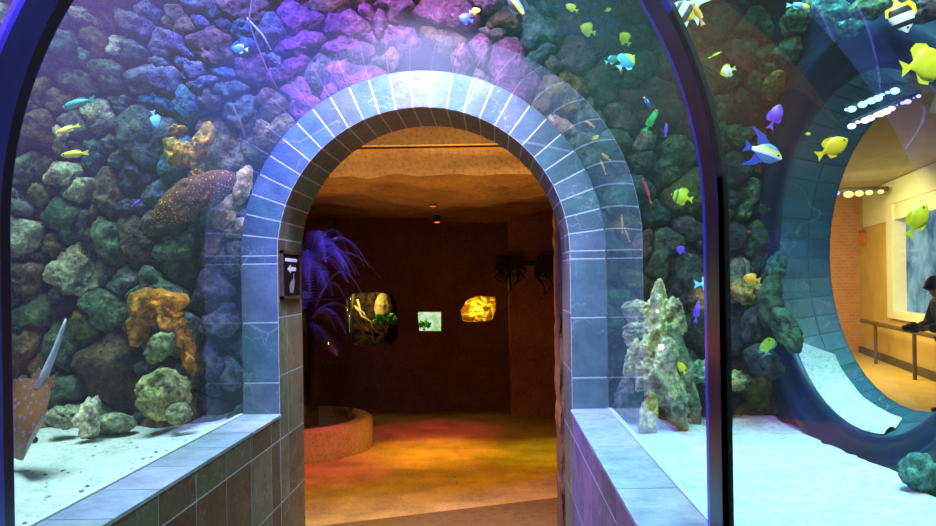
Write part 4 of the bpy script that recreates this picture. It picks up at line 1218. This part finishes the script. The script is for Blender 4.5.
fish('upper of the two slim yellow fish on the left reef', 68, 129, 24, 208, Yl, 'long', 'yellow', yaw=25)
fish('lower of the two slim yellow fish on the left reef', 75, 154, 28, 185, Yl, 'long', 'yellow')
fish('pale cyan fish nosing down left of the yellow fan coral', 155, 119, 18, -75, Yl, 'oval', 'cyan')
fish('tiny blue-violet fish left of the speckled table coral', 136, 203, 11, 35, Yl, 'long', 'violet')
fish('small green-grey round fish left of the arch at the top', 240, 49, 17, 175, Yl, 'oval', 'teal', 'yellowgreen')
fish('small yellow fish above the arch crown beside the dark blue fish', 475, 11, 11, 10, Yl, 'oval', 'yellow')
fish('dark blue round fish under the small yellow fish above the arch', 466, 19, 15, 160, Yl, 'disc', 'blue')
fish('black fish striped yellow at the top edge right of the arch crown', 518, 6, 32, 125, Yl, 'oval', 'blackyellow', 'black')
fish('faded yellow fish near the top edge left of the bright yellow pair', 572, 8, 14, 150, Yr_, 'oval', 'yellowgreen')
fish('bright yellow disc fish, larger and left one of the pair at the top', 588, 30, 19, 165, Yr_, 'disc', 'yellow', yaw=25)
fish('yellow disc fish, smaller and right one of the pair at the top', 625, 39, 17, 140, Yr_, 'disc', 'yellow', yaw=30)
fish('tiny yellow-green fish at the top between the disc fish pair', 608, 10, 7, 20, Yr_, 'oval', 'yellowgreen')
fish('blue and white banded fish with yellow flank below the disc fish pair', 626, 62, 25, 40, Yr_, 'disc', 'halfyellow', 'cyan', yaw=20)
fish('pale aqua fish close left of the blue and yellow banded fish', 612, 60, 15, 20, Yr_, 'oval', 'teal', 'cyan')
fish('small blue fish with a white belly mid right reef', 647, 102, 13, -60, Yr_, 'long', 'blue', 'white')
fish('slim green fish slanting on the right reef', 651, 121, 26, 60, Yr_, 'long', 'green')
fish('upright small blue-violet fish beside the slim green fish', 666, 130, 14, 85, Yr_, 'long', 'violet')
fish('orange fish highest on the mirrored tiles', 590, 124, 12, 145, Yl, 'long', 'orange')
fish('tiny yellow fish below the highest orange fish', 595, 138, 8, 30, Yl, 'oval', 'yellow')
fish('orange fish slanting beside its thinner mate on the mirrored tiles', 606, 157, 12, 140, Yl, 'long', 'orange')
fish('thin orange fish left of the slanting orange fish', 603, 167, 17, 110, Yl, 'eel', 'orange')
fish('thin upright orange fish low on the mirrored tiles', 622, 224, 19, 92, Yl, 'eel', 'orange')
fish('thin orange fish lowest on the mirrored tiles', 627, 235, 16, 110, Yl, 'eel', 'orange')
fish('thin red pipefish hanging upright on the right reef', 647, 191, 28, 108, Yr_, 'eel', 'red')
fish('yellow-green butterflyfish with dark eye mask left of the black rib', 682, 197, 23, 165, Yr_, 'disc', 'raccoon', 'yellowgreen')
fish('small round violet fish under the yellow-green butterflyfish', 681, 250, 11, 150, Yr_, 'disc', 'violet')
fish('grey fish with cyan tail and yellow head crossing behind the rib', 708, 284, 28, 0, Yr_, 'oval', 'greyhead', 'cyan')
fish('upright violet fish by the rib above the pale green coral', 697, 312, 22, 80, Yr_, 'long', 'violet')
fish('small yellow fish before the long slab of the spire pile', 682, 368, 14, 120, Yr_, 'oval', 'yellow')
fish('banded bannerfish with trailing fins at the top right of the rib', 686, 13, 34, 150, 2.9, 'disc', 'banner', 'white', long_fin=True)
fish('red-orange fish beside the bannerfish at the top', 698, 14, 26, 115, 2.9, 'long', 'orange')
fish('yellow and white round fish on the dark rocks right of the rib', 728, 71, 17, 200, 2.9, 'disc', 'yellowwhite', 'yellow')
fish('thin pale yellow fish above the yellow and white round fish', 715, 55, 15, 25, 2.9, 'eel', 'yellowgreen')
fish('blue fish with yellow head under the top edge over the round window', 798, 6, 24, -5, 2.5, 'long', 'halfyellow', 'cyan')
fish('yellow and white bannerfish at the upper right over the round window', 900, 13, 42, -70, 2.1, 'disc', 'banner', 'yellow')
fish('big yellow tang at the right edge of the picture', 924, 65, 54, 10, 2.0, 'disc', 'yellowgreen', yaw=10)
fish('oval yellow fish tilted before the round window', 832, 148, 36, 28, 2.3, 'oval', 'yellow')
fish('upright blurred violet fish left of the round window', 775, 117, 27, 65, 2.6, 'oval', 'violet')
fish('blue and white angelfish with long trailing fins left of the round window', 763, 152, 40, -20, 2.6, 'oval', 'angel', 'blue', long_fin=True)
fish('yellow-green fish over the display window seen in the round window', 917, 221, 38, 60, 2.2, 'oval', 'yellowgreen')
fish('curled yellow-green fish at the lower left rim of the round window', 767, 347, 34, 110, 2.8, 'oval', 'yellowgreen', 'teal', yaw=50)
fish('tiny yellow fish above the tilted oval yellow fish', 808, 134, 6, 0, 2.6, 'oval', 'yellow')
fish('orange fish over the mottled coral right of the rib', 752, 279, 20, 170, 3.2, 'oval', 'orange', yaw=15)

# ------------------------------------------------------------------ stingray
def ray_mat():
    m, nt, out = newmat('stingray_skin')
    v = coords(nt)
    vo = N(nt, 'ShaderNodeTexVoronoi', Scale=44.0); nt.links.new(v, vo.inputs['Vector'])
    n = noise_t(nt, v, 8, 4)
    dots = ramp(nt, vo.outputs['Distance'], [(0.0, (1, 1, 1)), (0.26, (1, 1, 1)), (0.36, (0, 0, 0))])
    base = ramp(nt, n, [(0.3, (0.14, 0.04, 0.010)), (0.7, (0.25, 0.085, 0.022))])
    c = mixc(nt, base, (0.22, 0.1, 0.3), dots)
    principled(nt, out, c, 0.45, None, 0.5)
    return m
RS = P(30, 414, 3.05)
sr = thing('stingray', 'orange-brown spotted stingray tail up over the left sand', 'stingray', RS)
rm = ray_mat()
# local frame: body axis b (towards the tail), width w, thickness n
tail_b = (P(66, 319, 3.1) - RS).normalized()
wv = Vector((0.80, -0.50, -0.32)); wv = (wv - tail_b * wv.dot(tail_b)).normalized()
nv = tail_b.cross(wv).normalized()
mb = MB()
LB, WB = 0.30, 0.40
def rayf(side):
    def f(u, v):
        a = 2 * math.pi * v
        r = u
        # rounded diamond
        ex = math.copysign(abs(math.cos(a)) ** 0.98, math.cos(a)); ey = math.copysign(abs(math.sin(a)) ** 0.98, math.sin(a))
        p = Vector((WB * 0.5 * r * ex, LB * 0.5 * r * ey, 0))
        th = 0.04 * (1 - r ** 1.6) * math.exp(-(p.x / 0.11) ** 2) + 0.006 * (1 - r)
        bend = -0.5 * p.x * p.x / WB * 2 + 0.02 * math.sin(p.y * 18) * abs(p.x) / WB
        return wv * p.x + tail_b * (p.y - 0.02) + nv * (side * th + bend)
    return f
mb.grid(rayf(1), 12, 48); mb.grid(rayf(-1), 12, 48)
bm_ = mb.build('body', rm, sr, True)
pts = [Vector((0, 0, 0)) + tail_b * 0.10, tail_b * 0.17, tail_b * 0.26 + nv * 0.004, tail_b * 0.34 + nv * 0.002, P(66, 319, 3.1) - RS]
mb = MB(); mb.tube(pts, [0.020, 0.015, 0.011, 0.008, 0.004], 10)
to = mb.build('tail', simple('ray_tail', (0.42, 0.38, 0.52), 0.4, 0.2, 30), sr, True); to['label'] = 'pale violet whip tail'
for s_ in (-1, 1):
    e = MB(); r = 0.014
    e.grid(lambda u, v: (r * math.cos(2 * math.pi * u) * math.sin(math.pi * v), r * math.sin(2 * math.pi * u) * math.sin(math.pi * v), r * math.cos(math.pi * v)), 8, 6)
    eo = e.build('eye', eye_m, bm_, True); eo.location = wv * 0.03 * s_ - tail_b * 0.09 + nv * 0.035
    m2 = MB(); q = m2.add([wv * 0.02 * s_ + tail_b * 0.10, wv * 0.075 * s_ + tail_b * 0.13, wv * 0.05 * s_ + tail_b * 0.17, wv * 0.015 * s_ + tail_b * 0.14,
                           wv * 0.02 * s_ + tail_b * 0.10 + nv * 0.008, wv * 0.075 * s_ + tail_b * 0.13 + nv * 0.006, wv * 0.05 * s_ + tail_b * 0.17 + nv * 0.006, wv * 0.015 * s_ + tail_b * 0.14 + nv * 0.008])
    for fc_ in ((0, 1, 2, 3), (7, 6, 5, 4), (0, 4, 5, 1), (1, 5, 6, 2), (2, 6, 7, 3), (3, 7, 4, 0)): m2.face([q + k for k in fc_])
    m2.build('pelvic_fin', rm, sr)

# ------------------------------------------------------------------ visitor seen through the round window
def skin_obj(name, chains, mat, parent, sub=2):
    """chains: lists of (x,y,z,r); joined where points coincide"""
    vs, es, rs = [], [], []
    def vid(p):
        for i, q in enumerate(vs):
            if (Vector(q) - Vector(p[:3])).length < 1e-5: return i
        vs.append(tuple(p[:3])); rs.append(p[3]); return len(vs) - 1
    for ch in chains:
        ids = [vid(p) for p in ch]
        es += list(zip(ids, ids[1:]))
    me = bpy.data.meshes.new(name); me.from_pydata(vs, es, [])
    o = bpy.data.objects.new(name, me); COL.objects.link(o); o.parent = parent
    me.materials.append(mat)
    md = o.modifiers.new('skin', 'SKIN'); md.use_smooth_shade = True
    sv = me.skin_vertices[0].data
    for i, r in enumerate(rs): sv[i].radius = (r, r)
    sv[0].use_root = True
    s = o.modifiers.new('sub', 'SUBSURF'); s.levels = s.render_levels = sub
    return o
per = thing('person', 'person in dark clothes stooping at the display window, holding a camera', 'person', (0, 0, 0))
v = P(949, 340, 8.5)
per.location = (v.x, v.y, 0)
# faces -x, leaning forward; local units in metres, about 1.5 m tall when stooping
skinm = simple('skin', (0.5, 0.28, 0.18), 0.5, 0.1); dark = simple('dark_jacket', (0.015, 0.016, 0.02), 0.8, 0.3, 20); trs = simple('dark_trousers', (0.02, 0.02, 0.03), 0.8, 0.3)
pel, wai, che, nek, hed = (0.10, 0, 0.78, 0.13), (0.06, 0, 0.95, 0.13), (-0.02, 0, 1.14, 0.145), (-0.10, 0, 1.27, 0.055), (-0.16, 0, 1.36, 0.07)
def arm(s): return [che, (-0.03, 0.17 * s, 1.18, 0.06), (-0.08, 0.23 * s, 0.95, 0.047), (-0.27, 0.08 * s, 0.93, 0.034), (-0.32, 0.06 * s, 0.94, 0.03)]
def leg(s): return [pel, (0.10, 0.09 * s, 0.72, 0.09), (0.05, 0.11 * s, 0.42, 0.06), (0.10, 0.11 * s, 0.08, 0.04), (0.02, 0.12 * s, 0.04, 0.035), (-0.08, 0.13 * s, 0.03, 0.03)]
skin_obj('body', [[pel, wai, che, nek, hed, (-0.19, 0, 1.40, 0.06)], arm(1), arm(-1), leg(1), leg(-1)], skinm, per)
g = lambda ch, k: [(x, y, z, r + k) for x, y, z, r in ch]
skin_obj('jacket', [g([pel, wai, che, (-0.08, 0, 1.235, 0.07)], 0.025), g([che] + arm(1)[1:4], 0.025), g([che] + arm(-1)[1:4], 0.025)], dark, per)
skin_obj('trousers', [g([pel] + leg(1)[1:4], 0.02), g([pel] + leg(-1)[1:4], 0.02)], trs, per)
mb = MB(); mb.grid(lambda u, v: (-0.14 + 0.105 * math.cos(2 * math.pi * u) * math.sin(math.pi * v * 0.62), 0.095 * math.sin(2 * math.pi * u) * math.sin(math.pi * v * 0.62), 1.375 + 0.115 * math.cos(math.pi * v * 0.62)), 20, 12)
mb.build('hair', simple('dark_hair', (0.02, 0.012, 0.008), 0.6), per, True)
mb = MB(); mb.tube([(-0.235, 0, 1.385), (-0.262, 0, 1.355), (-0.24, 0, 1.345)], [0.01, 0.016, 0.01], 8); mb.build('nose', skinm, per, True)
for s_ in (-1, 1):
    mb = MB(); mb.tube([(-0.222, 0.03 * s_, 1.385), (-0.234, 0.03 * s_, 1.385)], [0.012, 0.008], 8); mb.build('eye', eye_m, per, True)
    mb = MB(); mb.tube([(-0.15, 0.085 * s_, 1.39), (-0.145, 0.1 * s_, 1.37), (-0.15, 0.088 * s_, 1.34)], [0.012, 0.018, 0.01], 8); mb.build('ear', skinm, per, True)
    for k in range(4):
        z = 0.965 - 0.02 * k; l = [0.055, 0.062, 0.058, 0.046][k]
        mb = MB(); mb.tube([(-0.32, 0.06 * s_, z), (-0.345, 0.065 * s_, z), (-0.36, 0.05 * s_, z), (-0.362, (0.06 - l * 0.8) * s_ if False else 0.035 * s_, z)], [0.010, 0.009, 0.008, 0.007], 7); mb.build('finger', skinm, per, True)
    mb = MB(); mb.tube([(-0.31, 0.05 * s_, 0.96), (-0.325, 0.03 * s_, 0.975), (-0.345, 0.02 * s_, 0.975)], [0.011, 0.01, 0.008], 7); mb.build('thumb', skinm, per, True)
    mb = MB(); mb.tube([(0.13, 0.115 * s_, 0.045), (0.02, 0.12 * s_, 0.05), (-0.12, 0.13 * s_, 0.035)], [0.05, 0.055, 0.035], 10, flat=0.8); mb.build('shoe', M['black'], per, True)
mb = MB(); mb.tube([(-0.236, -0.02, 1.315), (-0.24, 0, 1.313), (-0.236, 0.02, 1.315)], 0.005, 6); mb.build('mouth', simple('lips', (0.4, 0.12, 0.1), 0.5), per, True)
cmr = thing('camera', 'dark camera held out by the person at the display window', 'camera', per.location + Vector((-0.38, 0, 0.93)))
mb = MB(); mb.box((-0.03, -0.075, -0.045), (0.02, 0.075, 0.045)); mb.box((-0.02, -0.025, 0.045), (0.02, 0.025, 0.065)); mb.build('camera_body', M['black'], cmr)
cbo = cmr.children[0]
mb = MB(); mb.tube([(-0.03, 0, 0), (-0.11, 0, 0)], [0.038, 0.034], 16); mb.build('lens', M['black'], cbo, True)

# ------------------------------------------------------------------ rock labels: nearest findable landmark, direction and rank
LM = [('the teal wrasse', 79, 103), ('the two slim yellow fish', 71, 142), ('the yellow fan coral', 188, 148), ('the speckled table coral', 190, 197), ('the orange encrusting coral', 160, 315), ('the yellow-green boulder', 165, 394), ('the white coral stump', 89, 418), ('the stingray tail tip', 66, 319), ('the pale cyan fish', 155, 119), ('the small green round fish', 240, 49),
      ('the sign on the jamb', 287, 272), ('the arch crown', 424, 60), ('the dark blue fish', 466, 19), ('the black and yellow fish', 518, 6), ('the pair of yellow disc fish', 606, 35), ('the slim green fish', 651, 121), ('the red pipefish', 647, 191), ('the butterflyfish by the rib', 682, 197), ('the slim top of the spire pile', 657, 285), ('the pale green tufted coral', 699, 371), ('the yellow and white round fish', 728, 71), ('the blue angelfish', 763, 152), ('the orange-mottled coral', 747, 292), ('the upper left bend of the black rib', 45, 30), ('the left foot of the arch', 243, 410), ('the left shoulder of the arch', 255, 160), ('the right shoulder of the arch', 640, 150), ('the oval yellow fish', 832, 148), ('the blue fish with yellow head', 798, 6), ('the big yellow tang', 924, 65)]
DIRS = ['right of', 'up-right of', 'above', 'up-left of', 'left of', 'down-left of', 'below', 'down-right of']
buck = {}
for o, px, py, c in rocks:
    k = min(range(len(LM)), key=lambda k: (LM[k][1] - px) ** 2 + (LM[k][2] - py) ** 2)
    a = math.degrees(math.atan2(LM[k][2] - py, px - LM[k][1])) % 360
    d = int(((a + 22.5) % 360) // 45)
    buck.setdefault((k, d), []).append((math.hypot(px - LM[k][1], py - LM[k][2]), o, c))
RANK = ['nearest', 'second nearest', 'third nearest', 'fourth nearest', 'fifth nearest', 'sixth nearest', 'seventh nearest', 'eighth nearest', 'ninth nearest']
for (k, d), lst in buck.items():
    lst.sort(key=lambda t: t[0])
    for i, (_, o, c) in enumerate(lst):
        pre = (RANK[min(i, 8)] + ' ') if len(lst) > 1 else ''
        tag(o, '%s reef rock, %s%s %s' % (WORD[c], pre, DIRS[d], LM[k][0]), 'rock', 'reef rocks stacked in the tank walls')

# ------------------------------------------------------------------ lights
def area(name, loc, target, size, power, c, sy=None, spread=180):
    l = bpy.data.lights.new(name, 'AREA'); l.energy = power; l.color = c; l.size = size
    l.spread = R(spread)
    if sy: l.shape = 'RECTANGLE'; l.size_y = sy
    o = bpy.data.objects.new(name, l); COL.objects.link(o); o.location = loc
    o.rotation_euler = (Vector(target) - Vector(loc)).to_track_quat('-Z', 'Y').to_euler()
    return o
def spot(name, loc, target, power, c, ang=60, blend=0.6, rad=0.05):
    l = bpy.data.lights.new(name, 'SPOT'); l.energy = power; l.color = c; l.spot_size = R(ang); l.spot_blend = blend; l.shadow_soft_size = rad
    o = bpy.data.objects.new(name, l); COL.objects.link(o); o.location = loc
    o.rotation_euler = (Vector(target) - Vector(loc)).to_track_quat('-Z', 'Y').to_euler()
    return o
def point(name, loc, power, c, rad=0.1):
    l = bpy.data.lights.new(name, 'POINT'); l.energy = power; l.color = c; l.shadow_soft_size = rad
    o = bpy.data.objects.new(name, l); COL.objects.link(o); o.location = loc
    return o
area('left_tank_light', (-1.95, 3.0, 3.7), (-1.95, 3.05, 0.8), 1.3, 66, (0.55, 0.97, 0.93), 1.3, 100)
area('right_tank_light', (1.0, 2.7, 3.6), (1.05, 2.75, 0.8), 0.7, 60, (0.25, 0.95, 0.92), 1.6, 100)
area('crown_light', (-0.30, 3.05, 3.3), (-0.30, 3.75, 2.42), 0.6, 50, (0.6, 0.54, 1.0), 0.3, 75)
area('violet_cross_light', (-1.7, 1.6, 3.2), (0.4, 2.6, 0.7), 0.5, 34, (0.4, 0.22, 1.0), 0.5, 70)
area('front_right_fill', (1.15, 1.3, 3.2), (1.15, 2.3, 1.6), 0.4, 16, (0.8, 1.0, 0.9), 0.6, 100)  # fill added to brighten the yellow tang at the right edge
spot('blue_haze_spot', (-1.35, 2.7, 3.1), (-0.9, 3.3, 2.25), 520, (0.10, 0.08, 1.0), 70, 1.0)  # extra spot added to raise a blue haze on the acrylic
spot('blue_reef_light', (-1.2, 3.0, 3.6), (-1.2, 3.95, 2.8), 1100, (0.10, 0.09, 1.0), 62, 1.0)
spot('violet_reef_light', (-0.4, 3.1, 3.5), (-0.5, 4.0, 2.75), 80, (0.5, 0.1, 1.0), 60, 0.9)
area('walkway_fill', (-0.2, -0.9, 2.2), (-0.5, 2.5, 0.8), 0.5, 7, (1.0, 0.72, 0.55), 0.5)  # unseen warm fill added behind the camera for the low walls
# cave
spot('amber_floor_light', (-0.55, 6.9, 2.1), (-0.6, 7.05, 0), 330, (1.0, 0.45, 0.04), 42, 1.0)
spot('amber_front_light', (-0.2, 4.9, 2.1), (-0.35, 5.5, 0), 230, (1.0, 0.46, 0.03), 110, 0.9)
spot('magenta_light', (-1.1, 6.5, 2.1), (-1.45, 6.5, 0), 110, (1.0, 0.03, 0.3), 45, 1.0)
spot('magenta_light', (-0.6, 7.9, 2.1), (-0.65, 8.0, 0), 85, (1.0, 0.03, 0.25), 45, 1.0)
spot('yellow_green_light', (0.45, 6.8, 2.1), (0.45, 6.95, 0), 120, (0.8, 0.75, 0.02), 40, 1.0)
point('cave_glow', (-0.4, 7.0, 0.9), 6, (1.0, 0.22, 0.06), 0.02)
spot('ceiling_fill', (-0.3, 4.5, 0.5), (-0.3, 5.5, 2.35), 240, (1.0, 0.5, 0.13), 80, 0.8)  # added fill without a fixture, brightens the beam and ceiling front
spot('fern_light', (-1.2, 6.5, 2.1), (-1.7, 7.3, 1.6), 20, (0.22, 0.12, 1.0), 70, 0.8)
point('terrarium_light', tuple(P(366, 297, CBK + 0.1)), 4.0, (1, 0.9, 0.4), 0.02)
point('small_terrarium_fill', tuple(P(425, 315, CBK + 0.04)), 0.35, (0.8, 1, 0.6), 0.01)  # added so the plant's front is not left in silhouette
point('rock_niche_light', tuple(P(478, 309, CBK + 0.03)), 2.2, (1, 0.78, 0.1), 0.015)
# gallery
area('gallery_light', (4.6, 12.3, 2.95), (5.2, 13, 0), 2.0, 420, (1.0, 0.75, 0.28), 3.0)
spot('reveal_fill', tuple(P(905, 130, 3.0)), tuple(P(850, 400, 3.0)), 80, (0.3, 0.92, 1.0), 90, 0.9, 0.02)  # unseen teal fill added to brighten the lower reveal and its sand

w = bpy.data.worlds.new('world'); sc.world = w; w.use_nodes = True
bg = w.node_tree.nodes['Background']
bg.inputs[0].default_value = (0.05, 0.12, 0.22, 1); bg.inputs[1].default_value = 0.25
